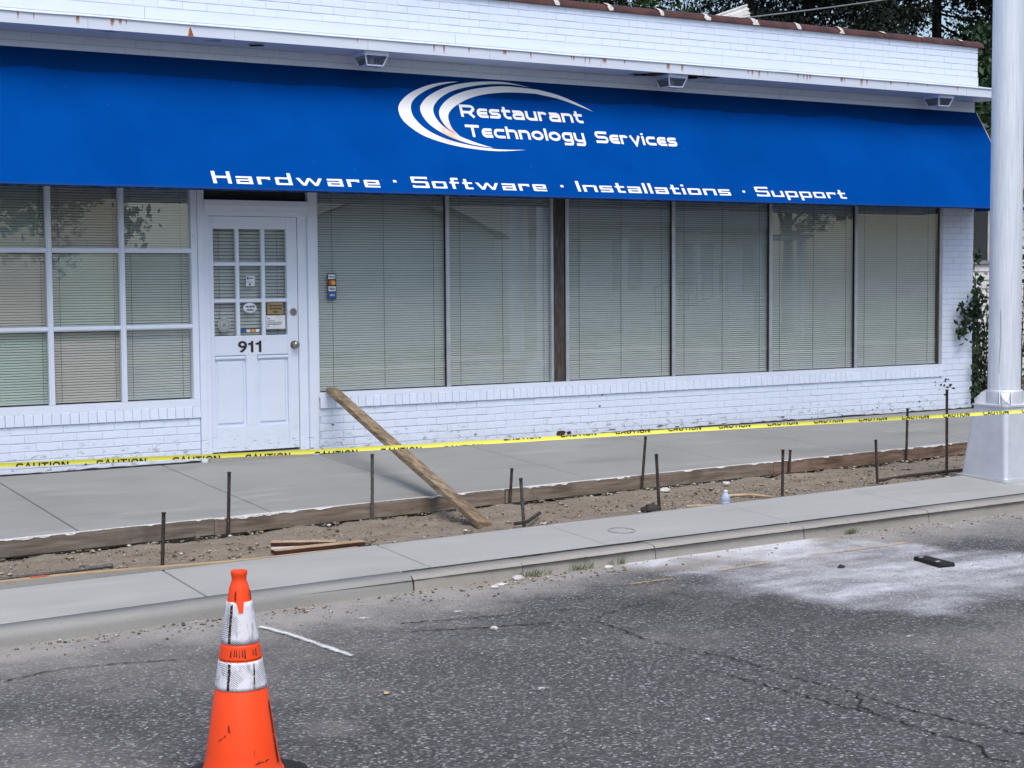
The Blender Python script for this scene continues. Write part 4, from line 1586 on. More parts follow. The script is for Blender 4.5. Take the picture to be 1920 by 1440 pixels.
# ---- lettering drawn as flat shapes on the canvas
def arc(cx, cy, rx, ry, a0, a1, n=7):
    return [(cx + rx * math.cos(R(a0 + (a1 - a0) * k / n)), cy + ry * math.sin(R(a0 + (a1 - a0) * k / n))) for k in range(n + 1)]


def stroke_poly(path, t, closed=False):
    """quads of a mitred stroke"""
    P = [Vector((q[0], q[1])) for q in path]
    if closed:
        P = P[:-1] if (P[0] - P[-1]).length < 1e-6 else P
    n = len(P)
    L, Rr = [], []
    for i in range(n):
        if closed:
            a_, b_ = P[i - 1], P[(i + 1) % n]
            d1, d2 = (P[i] - a_).normalized(), (b_ - P[i]).normalized()
        else:
            d1 = (P[i] - P[i - 1]).normalized() if i else (P[1] - P[0]).normalized()
            d2 = (P[i + 1] - P[i]).normalized() if i < n - 1 else d1
        n1 = Vector((-d1.y, d1.x))
        n2 = Vector((-d2.y, d2.x))
        m = (n1 + n2)
        m = m.normalized() if m.length > 1e-6 else n1
        k = t / 2 / max(0.5, m.dot(n1))
        L.append(P[i] + m * k)
        Rr.append(P[i] - m * k)
    qs = []
    rng = range(n) if closed else range(n - 1)
    for i in rng:
        j = (i + 1) % n
        qs.append([L[i], Rr[i], Rr[j], L[j]])
    return qs


T1 = 0.212
H1 = T1 / 2
XH = 0.77


def glyph1(c):
    h = H1
    if c == 'R':
        w = 1.15
        return w, [[(h, 0), (h, 1)], [(h, 1 - h), (w - 0.34, 1 - h)] + arc(w - 0.34, 0.70, 0.34 - h, 0.30 - h, 90, -90)[1:-1] + [(w - 0.34, 0.5 - h), (h, 0.5 - h)], [(w * 0.50, 0.42), (w - 0.13, 0.0)]]
    if c in 'ec':
        w = 0.86 if c == 'e' else 0.90
        p_ = [[(w, XH - h), (0.36, XH - h)] + arc(0.36, XH / 2, 0.36 - h, XH / 2 - h, 90, 270, 12)[1:-1] + [(0.36, h), (w, h)]]
        if c == 'e':
            p_.append([(h, XH / 2), (w - 0.04, XH / 2)])
        return w, p_
    if c in 'sS':
        H = 1.0 if c == 'S' else XH
        w = 1.12 if c == 'S' else 0.88
        q = H / 2
        r_ = (H / 2) / 2
        return w, [[(w - 0.03, H - h), (0.30, H - h)] + arc(0.30, (H - h + q) / 2, 0.30 - h, (H - h - q) / 2, 90, 270, 8)[1:-1] + [(0.30, q), (w - 0.30, q)] + arc(w - 0.30, (q + h) / 2, 0.30 - h, (q - h) / 2, 90, -90, 8)[1:-1] + [(w - 0.30, h), (0, h)]]
    if c == 't':
        w = 0.70
        return w, [[(0.22, 1), (0.22, 0.32)] + arc(0.46, 0.32, 0.24, 0.32 - h, 180, 270)[1:] + [(w, h)], [(0, XH - h), (w, XH - h)]]
    if c == 'a':
        w = 0.94
        return w, [[(0.06, XH - h), (w - 0.32, XH - h)] + arc(w - 0.32, XH - 0.32, 0.32 - h, 0.32 - h, 90, 0)[1:] + [(w - h, 0)], [(w - h, 0.44), (0.24, 0.44)] + arc(0.24, (0.44 + h) / 2, 0.24 - h, (0.44 - h) / 2, 90, 270)[1:-1] + [(0.24, h), (w - h, h)]]
    if c in 'uy':
        w = 0.92
        p_ = [[(h, XH), (h, 0.32)] + arc(0.34, 0.32, 0.34 - h, 0.32 - h, 180, 270)[1:] + [(w - h, h)]]
        if c == 'u':
            p_.append([(w - h, XH), (w - h, 0)])
        else:
            p_.append([(w - h, XH), (w - h, -0.02)] + arc(w - 0.26, -0.02, 0.26 - h, 0.2, 0, -90)[1:] + [(0.08, -0.22)])
        return w, p_
    if c in 'nh':
        w = 0.92
        return w, [[(h, 0), (h, XH if c == 'n' else 1)], [(h, XH - h), (w - 0.34, XH - h)] + arc(w - 0.34, XH - 0.32, 0.34 - h, 0.32 - h, 90, 0)[1:] + [(w - h, 0)]]
    if c == 'r':
        w = 0.74
        return w, [[(h, 0), (h, XH)], [(h, XH - h), (w - 0.30, XH - h)] + arc(w - 0.30, XH - 0.28, 0.30 - h, 0.28 - h, 90, 20)[1:]]
    if c == 'T':
        w = 1.12
        return w, [[(0, 1 - h), (w, 1 - h)], [(w / 2, 0), (w / 2, 1)]]
    if c == 'o':
        w = 1.0
        return w, [arc(w / 2, XH / 2, w / 2 - h, XH / 2 - h, 0, 360, 28)]
    if c == 'l':
        return 0.20, [[(h, 0), (h, 1)]]
    if c == 'i':
        return 0.22, [[(h, 0), (h, XH)], [(h, XH + 0.09), (h, 1.02)]]
    if c == 'g':
        w = 0.92
        return w, [[(w - h, XH - h), (0.34, XH - h)] + arc(0.34, XH / 2, 0.34 - h, XH / 2 - h, 90, 270, 10)[1:-1] + [(0.34, h), (w - h, h)], [(w - h, XH), (w - h, -0.02)] + arc(w - 0.26, -0.02, 0.26 - h, 0.2, 0, -90)[1:] + [(0.08, -0.22)]]
    if c == 'v':
        w = 1.0
        return w, [[(0.10, XH), (w / 2, 0.0), (w - 0.10, XH)]]
    return 0.5, []


TV, TH, XL = 0.27, 0.175, 0.63


def glyph2(c):
    """square extended face: list of (x0,x1,y0,y1) boxes or 4-point polys"""
    def bars(w, *bs):
        return w, list(bs)
    if c == 'H':
        return bars(1.36, (0, TV, 0, 1), (1.36 - TV, 1.36, 0, 1), (TV, 1.36 - TV, 0.44, 0.44 + TH))
    if c == 'I':
        return bars(TV, (0, TV, 0, 1))
    if c == 'a':
        w = 1.22
        return bars(w, (0.04, w, XL - TH * 0.9, XL), (w - TV, w, 0, XL), (0, w - TV, 0, TH * 0.85), (0, TV, TH * 0.8, 0.40), (TV, w - TV, 0.27, 0.40), (0.04, 0.04 + TV * .9, 0.40, XL))if False else (w, [(0.02, w, XL - TH * 0.85, XL), (w - TV, w, 0, XL), (0, w - TV, 0, TH * 0.8), (0, TV, 0, 0.37), (0.05, w - TV, 0.26, 0.37)])
    if c == 'r':
        w = 1.0
        return bars(w, (0, TV, 0, XL), (TV, w, XL - TH, XL), (w - TV * .75, w, XL - TH * 1.35, XL))
    if c == 'd':
        w = 1.26
        return bars(w, (w - TV, w, 0, 1), (0, TV, 0.03, XL - 0.03), (0.06, w - TV, 0, TH * .85), (0.06, w - TV, XL - TH * .85, XL))
    if c == 'p':
        w = 1.26
        return bars(w, (0, TV, -0.30, XL), (w - TV, w, 0.03, XL - 0.03), (TV, w - 0.06, 0, TH * .85), (TV, w - 0.06, XL - TH * .85, XL))
    if c == 'o':
        w = 1.24
        return bars(w, (0, TV, 0.03, XL - 0.03), (w - TV, w, 0.03, XL - 0.03), (0.06, w - 0.06, 0, TH * .85), (0.06, w - 0.06, XL - TH * .85, XL))
    if c == 'e':
        w = 1.24
        return bars(w, (0, TV, 0.03, XL - 0.03), (0.06, w, 0, TH * .8), (0.06, w - 0.04, XL - TH * .8, XL), (w - TV, w, 0.25, XL - 0.03), (TV, w, 0.24, 0.36))
    if c == 'S':
        w = 1.42
        return bars(w, (0.06, w, 1 - TH, 1), (0, TV, 0.46, 0.97), (0.06, w - 0.06, 0.44, 0.44 + TH * .9), (w - TV, w, 0.03, 0.52), (0, w - 0.06, 0, TH), (w - TV * .8, w, 0.80, 1), (0, TV * .8, 0, 0.22))
    if c == 's':
        w = 1.16
        return bars(w, (0.05, w, XL - TH * .8, XL), (0, TV, 0.26, XL - 0.03), (0.05, w - 0.05, 0.25, 0.25 + TH * .75), (w - TV, w, 0.03, 0.36), (0, w - 0.05, 0, TH * .8))
    if c == 'f':
        w = 0.82
        return bars(w, (0.16, 0.16 + TV, 0, 0.95), (0.22, w, 1 - TH, 1), (0, w, XL - TH * .85, XL))
    if c == 't':
        w = 0.86
        return bars(w, (0.16, 0.16 + TV, 0.03, 0.92), (0.22, w, 0, TH * .9), (0, w, XL - TH * .85, XL))
    if c == 'w':
        w = 2.02
        def leg(x0, x1, y0, y1):
            return [(x0, y0), (x0 + TV, y0), (x1 + TV, y1), (x1, y1)]
        return w, [[(0.0, XL), (0.42, 0), (0.42 + TV, 0), (TV, XL)], [(0.42, 0), (0.42 + TV, 0), (w / 2 + 0.12, XL), (w / 2 - 0.12, XL)], [(w - 0.42 - TV, 0), (w - 0.42, 0), (w / 2 + 0.12, XL), (w / 2 - 0.12, XL)], [(w - 0.42 - TV, 0), (w - 0.42, 0), (w, XL), (w - TV, XL)]]
    if c == 'n':
        w = 1.24
        return bars(w, (0, TV, 0, XL), (TV, w - 0.05, XL - TH * .85, XL), (w - TV, w, 0, XL - 0.03))
    if c == 'u':
        w = 1.24
        return bars(w, (0, TV, 0.03, XL), (0.05, w - TV, 0, TH * .85), (w - TV, w, 0, XL))
    if c == 'l':
        return bars(TV, (0, TV, 0, 1))
    if c == 'i':
        return bars(TV, (0, TV, 0, XL), (0, TV, 0.80, 0.98))
    return 0.4, []


def place_polys(polys, name, parent, x0, sx, v0, sy, slant=0.0):
    mb = MB()
    for i, q in enumerate(polys):
        pts = []
        for (gx, gy) in q:
            pts.append(aw(x0 + gx * sx + slant * gy * sy, v0 - gy * sy, 0.0022 + 0.00025 * (i % 7)))
        # face outward
        a_, b_, c_ = Vector(pts[0]), Vector(pts[1]), Vector(pts[2])
        if (b_ - a_).cross(c_ - b_).dot(AN) < 0:
            pts = pts[::-1]
        mb.poly(pts)
    return mb.build(name, "vinyl", parent)


def word1(s, x0, x1, v0, cap, gap=0.13, slant=0.10):
    tot = sum(glyph1(c)[0] for c in s) + gap * (len(s) - 1)
    sx = (x1 - x0) / tot
    x = x0
    for c in s:
        w, paths = glyph1(c)
        polys = []
        for p_ in paths:
            polys += stroke_poly(p_, T1, closed=(c == 'o'))
        place_polys(polys, "letter", awn, x, sx, v0, cap, slant)
        x += (w + gap) * sx


word1("Restaurant", 2.335, 3.672, 0.467, 0.142)
word1("Technology", 2.325, 3.612, 0.694, 0.140)
word1("Services", 3.738, 4.700, 0.694, 0.140)


def word2(s, x0, x1, v0, cap, gap=0.26):
    tot = sum(glyph2(c)[0] for c in s) + gap * (len(s) - 1)
    sx = (x1 - x0) / tot
    x = x0
    for c in s:
        w, bs = glyph2(c)
        polys = []
        for b in bs:
            if len(b) == 4 and not isinstance(b[0], (tuple, list)):
                polys.append([(b[0], b[2]), (b[1], b[2]), (b[1], b[3]), (b[0], b[3])])
            else:
                polys.append(b)
        place_polys(polys, "letter", awn, x, sx, v0, cap)
        x += (w + gap) * sx


word2("Hardware", -0.214, 1.285, 1.285, 0.121, 0.36)
word2("Software", 1.602, 2.978, 1.276, 0.118, 0.30)
word2("Installations", 3.318, 5.117, 1.268, 0.118, 0.27)
word2("Support", 5.445, 6.636, 1.266, 0.116, 0.27)
for x in (1.44, 3.156, 5.294):
    place_polys([[(0, 0), (0.032, 0), (0.032, 0.024), (0, 0.024)]], "dot", awn, x - 0.016, 1, 1.226, 1)

sw = [
    ([(2.434, .057), (2.289, .073), (2.14, .108), (2.003, .161), (1.872, .232), (1.772, .314), (1.714, .392), (1.70, .477), (1.72, .55), (1.774, .621), (1.86, .694), (1.978, .748), (2.142, .796), (2.346, .828), (2.603, .841), (2.906, .815)],
     [(2.434, .057), (2.244, .105), (2.087, .169), (1.961, .245), (1.881, .316), (1.841, .384), (1.831, .469), (1.856, .542), (1.915, .622), (2.013, .691), (2.156, .749), (2.357, .795), (2.567, .818), (2.698, .821), (2.906, .815)]),
    ([(3.2, .068), (2.965, .028), (2.736, .033), (2.502, .067), (2.31, .12), (2.148, .194), (2.029, .273), (1.956, .349), (1.93, .397), (1.928, .468), (1.961, .555), (2.044, .643), (2.174, .72), (2.345, .777), (2.561, .809)],
     [(3.2, .068), (3.003, .05), (2.772, .062), (2.533, .108), (2.337, .171), (2.2, .247), (2.106, .33), (2.064, .399), (2.058, .474), (2.088, .557), (2.151, .628), (2.251, .693), (2.372, .747), (2.466, .78), (2.561, .809)]),
    ([(3.835, .318), (3.675, .223), (3.501, .144), (3.316, .098), (3.222, .087), (2.949, .076), (2.742, .098), (2.52, .148), (2.34, .219), (2.219, .299), (2.144, .375), (2.113, .433), (2.107, .509), (2.137, .591), (2.187, .649), (2.251, .693)],
     [(3.835, .318), (3.665, .251), (3.485, .188), (3.297, .152), (3.203, .142), (2.924, .149), (2.686, .185), (2.489, .247), (2.329, .334), (2.237, .407), (2.194, .475), (2.187, .542), (2.198, .616), (2.251, .693)]),
]


def resample(pts, n):
    # Catmull-Rom through the points, evenly spaced
    P = [Vector(q) for q in pts]
    dense = []
    for i in range(len(P) - 1):
        p0, p1, p2, p3 = P[max(i - 1, 0)], P[i], P[i + 1], P[min(i + 2, len(P) - 1)]
        for k in range(12):
            t = k / 12
            dense.append(0.5 * ((2 * p1) + (p2 - p0) * t + (2 * p0 - 5 * p1 + 4 * p2 - p3) * t * t + (3 * p1 - p0 - 3 * p2 + p3) * t ** 3))
    dense.append(P[-1])
    L = [0]
    for a_, b_ in zip(dense[:-1], dense[1:]):
        L.append(L[-1] + (b_ - a_).length)
    out = []
    j = 0
    for k in range(n):
        s_ = L[-1] * k / (n - 1)
        while j < len(L) - 2 and L[j + 1] < s_:
            j += 1
        t = (s_ - L[j]) / max(1e-9, L[j + 1] - L[j])
        out.append(dense[j].lerp(dense[j + 1], t))
    return out


for i, (o_, in_) in enumerate(sw):
    a_, b_ = resample(o_, 70), resample(in_, 70)
    mb = MB()
    off = 0.0022 + 0.0004 * i
    vs = [aw(q.x, q.y, off) for q in a_] + [aw(q.x, q.y, off) for q in b_]
    mb.add(vs, [(k, k + 70, k + 71, k + 1) for k in range(69)])
    mb.build("swoosh", "vinyl", awn)

# ------------------------------------------------------------------ soffit lights
def eave_light(xc, label, tilt=0.0):
    yc = -0.255
    L = thing("eave_light", label, "light fixture", (xc, yc, 3.462), group="lights under the eave")
    rt, rb, zt, zb = 0.112, 0.078, 3.452, 3.342
    mb = MB()
    mb.box(xc - 0.118, xc + 0.118, yc - 0.118, yc + 0.118, 3.436, 3.4615)
    mb.build("housing", "white_wood_paint", L)
    zt = 3.435
    mb = MB()
    cs = [(-1, -1), (1, -1), (1, 1), (-1, 1)]
    for i in range(4):
        a_, b_ = cs[i], cs[(i + 1) % 4]
        mb.tube([(xc + a_[0] * rt, yc + a_[1] * rt, zt), (xc + a_[0] * rb, yc + a_[1] * rb, zb)], 0.0075, 6)
        mb.tube([(xc + a_[0] * rb, yc + a_[1] * rb, zb), (xc + b_[0] * rb, yc + b_[1] * rb, zb)], 0.0075, 6)
        mb.tube([(xc + a_[0] * rt, yc + a_[1] * rt, zt - .004), (xc + b_[0] * rt, yc + b_[1] * rt, zt - .004)], 0.0085, 6)
    mb.build("frame", "white_wood_paint", L)
    for i in range(4):
        a_, b_ = cs[i], cs[(i + 1) % 4]
        k_ = 0.985
        MB().quad((xc + a_[0] * rb * k_, yc + a_[1] * rb * k_, zb), (xc + b_[0] * rb * k_, yc + b_[1] * rb * k_, zb), (xc + b_[0] * rt * k_, yc + b_[1] * rt * k_, zt - .006), (xc + a_[0] * rt * k_, yc + a_[1] * rt * k_, zt - .006)).build("glass_pane", "lamp_glass", L)
    mb = MB()
    mb.lathe([(0.0, -0.075), (0.018, -0.072), (0.030, -0.055), (0.030, -0.04), (0.016, -0.015), (0.014, 0.0)], (xc, yc, 3.434), 16)
    mb.build("bulb", "paper_white", L)
    return L


eave_light(1.43, "white square eave lamp nearest the door, above the awning's left lettering")
eave_light(4.71, "white square eave lamp hanging under the rotted brown soffit patch")
eave_light(8.385, "white square eave lamp nearest the building's right corner")

# ------------------------------------------------------------------ venetian blinds
PITCH = 0.0215


def blind(xa, xb, z0, z1, y, label, PITCH=PITCH, chord=0.0192):
    b = thing("venetian_blind", label, "blind", ((xa + xb) / 2, y, z0), group="venetian blinds behind the shop windows")
    w = xb - xa
    sl = MB()
    n_ = 4
    ang = R(70)
    prof = []
    for k in range(n_ + 1):
        t = (k / n_ - 0.5)
        u, c_ = t * chord, 0.0016 * (1 - 4 * t * t)
        # along slope: street edge low
        prof.append((u * math.cos(ang) - c_ * math.sin(ang), u * math.sin(ang) + c_ * math.cos(ang)))
    vs = [(-w / 2, p_[0], p_[1]) for p_ in prof] + [(w / 2, p_[0], p_[1]) for p_ in prof]
    sl.add(vs, [(k, k + n_ + 1, k + n_ + 2, k + 1) for k in range(n_)], True)
    me_ = sl.mesh("slat", "blind_beige")
    k = 0
    z_ = z0 + 0.03
    while z_ < z1 - 0.02:
        inst("slat", me_, b, ((xa + xb) / 2, y, z_), (R(random.gauss(0, 1.1)), random.gauss(0, 0.0009), 0))
        z_ += PITCH
    MB().box(xa, xb, y - 0.012, y + 0.012, z0 + 0.004, z0 + 0.018).build("bottom_rail", "blind_beige", b)
    MB().box(xa, xb, y - 0.014, y + 0.014, z1 - 0.02, z1).build("head_rail", "blind_beige", b)
    for fx in ((0.12, 0.88) if w < 0.9 else (0.11, 0.5, 0.89)):
        x = xa + w * fx
        MB().box(x - 0.0015, x + 0.0015, y - 0.0155, y - 0.0125, z0 + 0.01, z1 - 0.01).build("ladder_cord", "blind_cord", b)
    return b


bl_lab = ["wide blind in the pane right beside the door, payment decal in front of it", "wide blind left of the dark wooden post in the shop window", "wide blind right of the dark wooden post in the shop window", "wide blind in the third big pane from the right corner", "wide blind in the second big pane from the right corner", "wide blind in the big pane nearest the right corner pier"]
be = [1.0] + MX + [8.70]
for i, lb in enumerate(bl_lab):
    blind(be[i] + 0.022, 3.53 if i == 1 else be[i + 1] + (0.016 if i < 5 else -0.012), 0.486, 2.39, 0.056, lb)
lb2 = ["narrow blind at the left end of the grid window", "second narrow blind from the left end of the grid window", "third narrow blind from the left end of the grid window", "narrow blind behind the fourth column of the grid window", "narrow blind behind the grid window column at the photo's left edge", "narrow blind in the grid window column between two white mullions, second from the door", "narrow blind in the grid window column nearest the door"]
for ci in range(2, len(edges) - 1):
    blind(edges[ci] + 0.022, edges[ci + 1] + (0.016 if ci < len(edges) - 2 else -0.004), 0.484, 2.39, 0.068, lb2[ci])
blind(0.03, 0.735, 0.96, 1.96, 0.085, "small blind behind the nine panes of the white door", 0.0300, 0.0262)

# ------------------------------------------------------------------ form boards, stakes, scrap
fb = [(-6.5, -2.9, "form_wood_grey", "weathered grey form board along the slab at the photo's left edge"), (-2.895, -0.92, "form_wood_grey", "grey brown form board behind the leftmost pair of stakes"), (-0.915, 1.535, "form_wood_brown", "brown form board passing under the leaning plank"), (1.545, 4.42, "form_wood_brown", "long brown form board right of the leaning plank, behind the plastic bottle"), (4.425, 7.7, "form_wood_red", "reddish brown form board running toward the light pole")]
for xa, xb, mt, lb in fb:
    n = 40
    vs, fs = [], []
    dz = random.uniform(-.003, .003)
    for i in range(n + 1):
        x = xa + (xb - xa) * i / n
        y = yfront(x)
        zt = zs(x, y) - 0.004 + dz
        j1 = 0.0025 * mnoise.noise((x * 8, 1, 0))
        for (dy, dh) in ((-0.002, -0.104), (-0.002, 0.0), (-0.038, j1), (-0.039, -0.106 + j1)):
            vs.append((x, y + dy, zt + dh))
    for i in range(n):
        for k in range(4):
            a_, b_ = i * 4 + k, i * 4 + (k + 1) % 4
            fs.append((a_, b_, b_ + 4, a_ + 4))
    fs += [(0, 1, 2, 3), (n * 4 + 3, n * 4 + 2, n * 4 + 1, n * 4)]
    xm = (xa + xb) / 2
    root = MB().add(vs, fs).solo("form_board", mt, lb, "board", (xm, yfront(xm), zs(xm, yfront(xm)) - 0.12), group="form boards along the fresh slab")
    # cement squeezed over the board's top edge
    dr_ = MB()
    m2 = int((xb - xa) / 0.022)
    T_, B_, F_ = [], [], []
    for i in range(m2 + 1):
        x = xa + (xb - xa) * i / m2
        y = yfront(x)
        q = fbm(np.array([x * 3.0]), np.array([xa]), 3)[0]
        q2 = vn(np.array([x * 28.0]), np.array([2.0]), 8)[0]
        d = max(0.0, (q - 0.48) * 0.030 + (q2 - 0.55) * 0.022)
        wy = min(0.036, 0.004 + 0.085 * max(0, q - 0.30) + 0.012 * (q2 - 0.5))
        zt = zs(x, y) + dz
        T_.append((x, y + 0.012, zt + 0.0015))
        B_.append((x, y - wy - 0.004, zt + 0.001))
        F_.append((x, y - 0.0415 if wy > 0.026 else y - wy - 0.004, zt - (d if wy > 0.026 else 0.001)))
    nn = m2 + 1
    dr_.add(T_ + B_ + F_, [(i, i + nn, i + nn + 1, i + 1) for i in range(m2)] + [(nn + i, 2 * nn + i, 2 * nn + i + 1, nn + i + 1) for i in range(m2)])
    dr_.build("cement_drip", "cement_slurry", root)

# low pine board at the strip's inner edge, far left
xa, xb = -6.0, -0.42
n = 30
vs, fs = [], []
for i in range(n + 1):
    x = xa + (xb - xa) * i / n
    y = yin(x) + 0.016
    zt = zs(x, y) - 0.002 + 0.040 * min(1.0, max(0.0, (-1.25 - x) / 1.1))
    wid = 0.040 if x < -1.2 else 0.040 * max(0.25, (xb - x) / (xb + 1.2))
    for (dy, dh) in ((0, -0.09), (0, 0.0), (wid, 0.001), (wid, -0.09)):
        vs.append((x, y + dy, zt + dh))
for i in range(n):
    for k in range(4):
        a_, b_ = i * 4 + k, i * 4 + (k + 1) % 4
        fs.append((a_, b_, b_ + 4, a_ + 4))
fs += [(0, 1, 2, 3), (n * 4 + 3, n * 4 + 2, n * 4 + 1, n * 4)]
pb = MB().add(vs, fs).solo("edge_board", "raw_pine", "pale raw pine board laid along the inner edge of the narrow concrete strip", "board", (-2.4, yin(-2.4), zs(-2.4, yin(-2.4)) - 0.06))
ff = []
for i in range(n + 1):
    q = vs[i * 4 + 1]
    ff += [(q[0], q[1] - 0.0015, q[2] - 0.007 - 0.004 * mnoise.noise((q[0] * 14, 0, 0))), (q[0], q[1] - 0.0015, q[2] - 0.085)]
MB().add(ff, [(2 * i, 2 * i + 1, 2 * i + 3, 2 * i + 2) for i in range(n)]).build("cement_smear", "curb_new", pb)
sp = MB()
pts = []
for k in range(12):
    t = 2 * math.pi * k / 12
    x = -2.49 + 0.06 * math.cos(t) * (0.8 + 0.4 * random.random())
    y = yin(-2.49) + 0.036 + 0.014 * math.sin(t)
    pts.append((x, y, zs(x, yin(-2.49)) + 0.0425))
sp.poly(pts).build("spray_mark", "orange_spray", pb)
# thin cement lip along the strip's inner edge
lp = MB()
nn = 0
T_, B_ = [], []
for i in range(600):
    x = -6 + 11.4 * i / 599
    q = vn(np.array([x * 9.0]), np.array([5.0]), 12)[0] * 0.018 + vn(np.array([x * 40.0]), np.array([9.0]), 14)[0] * 0.008
    y = yin(x)
    T_.append((x, y - 0.008, zs(x, y) + 0.0012))
    B_.append((x, y + 0.002 + q, zs(x, y) - 0.002 - q * 0.4))
lp.add(T_ + B_, [(i, i + 1, i + 601, i + 600) for i in range(599)])
lp.build("cement_lip", "cement_slurry", strip)

# steel stakes: (x, y, topx, topz, material, label)
stakes = [
    (-1.655, -3.47, -1.636, 0.034, "stake_steel", "steel stake standing by the pine edge board, nearest the traffic cone"),
    (-0.82, -2.44, -0.804, 0.128, "stake_steel", "steel stake against the form board below the white door's left side"),
    (0.336, -2.375, 0.339, 0.178, "stake_steel_grey", "grey steel stake against the form board just left of the leaning plank"),
    (1.575, -2.305, 1.597, -0.021, "stake_steel", "short leaning stake at the board joint just right of the plank"),
    (1.063, -3.338, 1.034, 0.048, "stake_steel_grey", "grey speckled stake standing over a fallen rod at the strip edge"),
    (2.907, -2.230, 2.946, 0.149, "stake_steel", "tall leaning stake against the form board whose top meets the tape"),
    (2.315, -3.271, 2.286, 0.135, "stake_steel", "leaning stake beside the dark rock at the strip edge"),
    (3.608, -3.189, 3.617, 0.079, "stake_steel", "stake at the strip edge right of the plastic bottle"),
    (4.598, -2.135, 4.609, -0.074, "stake_steel", "short stake peeking out behind the one right of the bottle"),
    (4.686, -3.15, 4.658, 0.097, "stake_steel", "stake at the strip edge near the left tip of the lying dark bar"),
    (6.13, -2.048, 6.131, 0.221, "stake_steel", "tall brown stake against the reddish board left of the tallest one"),
    (5.591, -3.069, 5.581, 0.472, "stake_steel", "tallest brown stake beside the light pole's base"),
]
for (x, y, tx, tz, mt, lb) in stakes:
    b0 = zd(x, y) - 0.08
    k = (tx - x) / (tz - zd(x, y))
    xb_ = x - k * 0.08
    ty = y + random.uniform(-.012, .012)
    mb = MB()
    P0, P1 = Vector((xb_, y, b0)), Vector((tx, ty, tz))
    d = P1 - P0
    L_ = d.length
    rn = random.Random(int(x * 100))
    path, rad = [], []
    m2 = 14
    for i in range(m2 + 1):
        path.append(P0 + d * (i / m2))
        rad.append(0.0120 + rn.uniform(-.0006, .0006))
    path += [P1 + d.normalized() * 0.001, P1 + d.normalized() * 0.008]
    rad += [0.0150, 0.0145]
    mb.tube(path, rad, 10)
    st = mb.solo("steel_stake", mt, lb, "stake", (x, y, zd(x, y)), group="steel form stakes in the dirt")
    # nail holes along the pin
    hb = MB()
    for i in range(3, m2, 2):
        q = P0 + d * (i / m2)
        hb.box(q.x - 0.0022, q.x + 0.0022, q.y - 0.0136, q.y - 0.0118, q.z - 0.004, q.z + 0.004)
    hb.build("nail_hole", "black_gasket", st)

# leaning plank
P0 = Vector((0.790, -3.255, zd(0.79, -3.25) + 0.022))
P1 = Vector((1.112, -0.035, 0.500))
ax = (P1 - P0).normalized()
sd = ax.cross(Vector((0, 0, 1))).normalized()
# roll the plank so that its right edge hangs a little lower
sd = (Matrix.Rotation(R(5), 3, ax) @ sd).normalized()
nr = sd.cross(ax).normalized()
n = 40
vs, fs = [], []
for i in range(n + 1):
    t = i / n
    c = P0.lerp(P1, t) + nr * (-0.006 * math.sin(math.pi * t))
    e = 0.0
    wv_ = 0.056 + 0.004 * mnoise.noise((t * 9, 0, 0))
    hh = 0.024
    r_ = 0.006
    for (u, v) in ((-wv_ + r_, -hh), (wv_ - r_, -hh), (wv_, -hh + r_), (wv_, hh - r_), (wv_ - r_, hh), (-wv_ + r_, hh), (-wv_, hh - r_), (-wv_, -hh + r_)):
        q = c + sd * (u + 0.002 * mnoise.noise((t * 25, u * 10, 0))) + nr * (v + 0.0015 * mnoise.noise((t * 30, u * 30, 1)))
        vs.append(q)
for i in range(n):
    for k in range(8):
        a_, b_ = i * 8 + k, i * 8 + (k + 1) % 8
        fs.append((a_, b_, b_ + 8, a_ + 8))
mb = MB().add(vs, fs)
mb.add(vs[:8], [tuple(range(7, -1, -1))])
mb.add(vs[-8:], [tuple(range(8))])
mb.solo("wood_plank", "plank_wood", "weathered brown plank leaning from the window sill down onto the dirt", "plank", tuple(P0))

# scrap lumber near the strip
def stick(pa, pb_, w, h, name, mt, label, cat="wood scrap", topmat=None):
    pa, pb_ = Vector(pa), Vector(pb_)
    ax_ = (pb_ - pa).normalized()
    s_ = ax_.cross(Vector((0, 0, 1))).normalized() * (w / 2)
    u_ = s_.cross(ax_).normalized() * (h / 2)
    mb = MB()
    mb.hexa([pa - s_ - u_, pb_ - s_ - u_, pb_ + s_ - u_, pa + s_ - u_, pa - s_ + u_, pb_ - s_ + u_, pb_ + s_ + u_, pa + s_ + u_])
    o = mb.solo(name, mt, label, cat, tuple(pa))
    bevel(o, 0.003, 1)
    if topmat:
        mb = MB()
        c_ = 0.004
        mb.hexa([pa - s_ + u_ * 1.0, pb_ - s_ + u_, pb_ + s_ + u_, pa + s_ + u_, pa - s_ + u_ * 1.2, pb_ - s_ + u_ * 1.2, pb_ + s_ + u_ * 1.2, pa + s_ + u_ * 1.2])
        mb.build("sawn_face", topmat, o)
    return o


def gp(x, y, h=0.0):
    return (x, y, zd(x, y) + h)


stick(gp(-0.80, -3.16, 0.035), gp(-0.42, -3.36, 0.03), 0.085, 0.024, "wood_scrap", "scrap_wood_dark", "short dark scrap stick with a pale top lying behind the longer one", topmat="scrap_wood")
stick(gp(-0.93, -3.50, 0.034), gp(-0.30, -3.52, 0.036), 0.085, 0.027, "wood_scrap", "scrap_wood_dark", "longer dark red scrap stick with a pale top lying along the strip edge", topmat="scrap_wood")
stick(gp(-0.86, -3.30, 0.02), gp(-0.55, -3.40, 0.02), 0.05, 0.02, "wood_scrap", "cement_slurry", "thin whitish lath wedged between the two scrap sticks")


def rod(path, r_, name, mt, label, cat="steel rod", ends=True):
    mb = MB()
    mb.tube(path, r_, 10)
    return mb.solo(name, mt, label, cat, path[0])


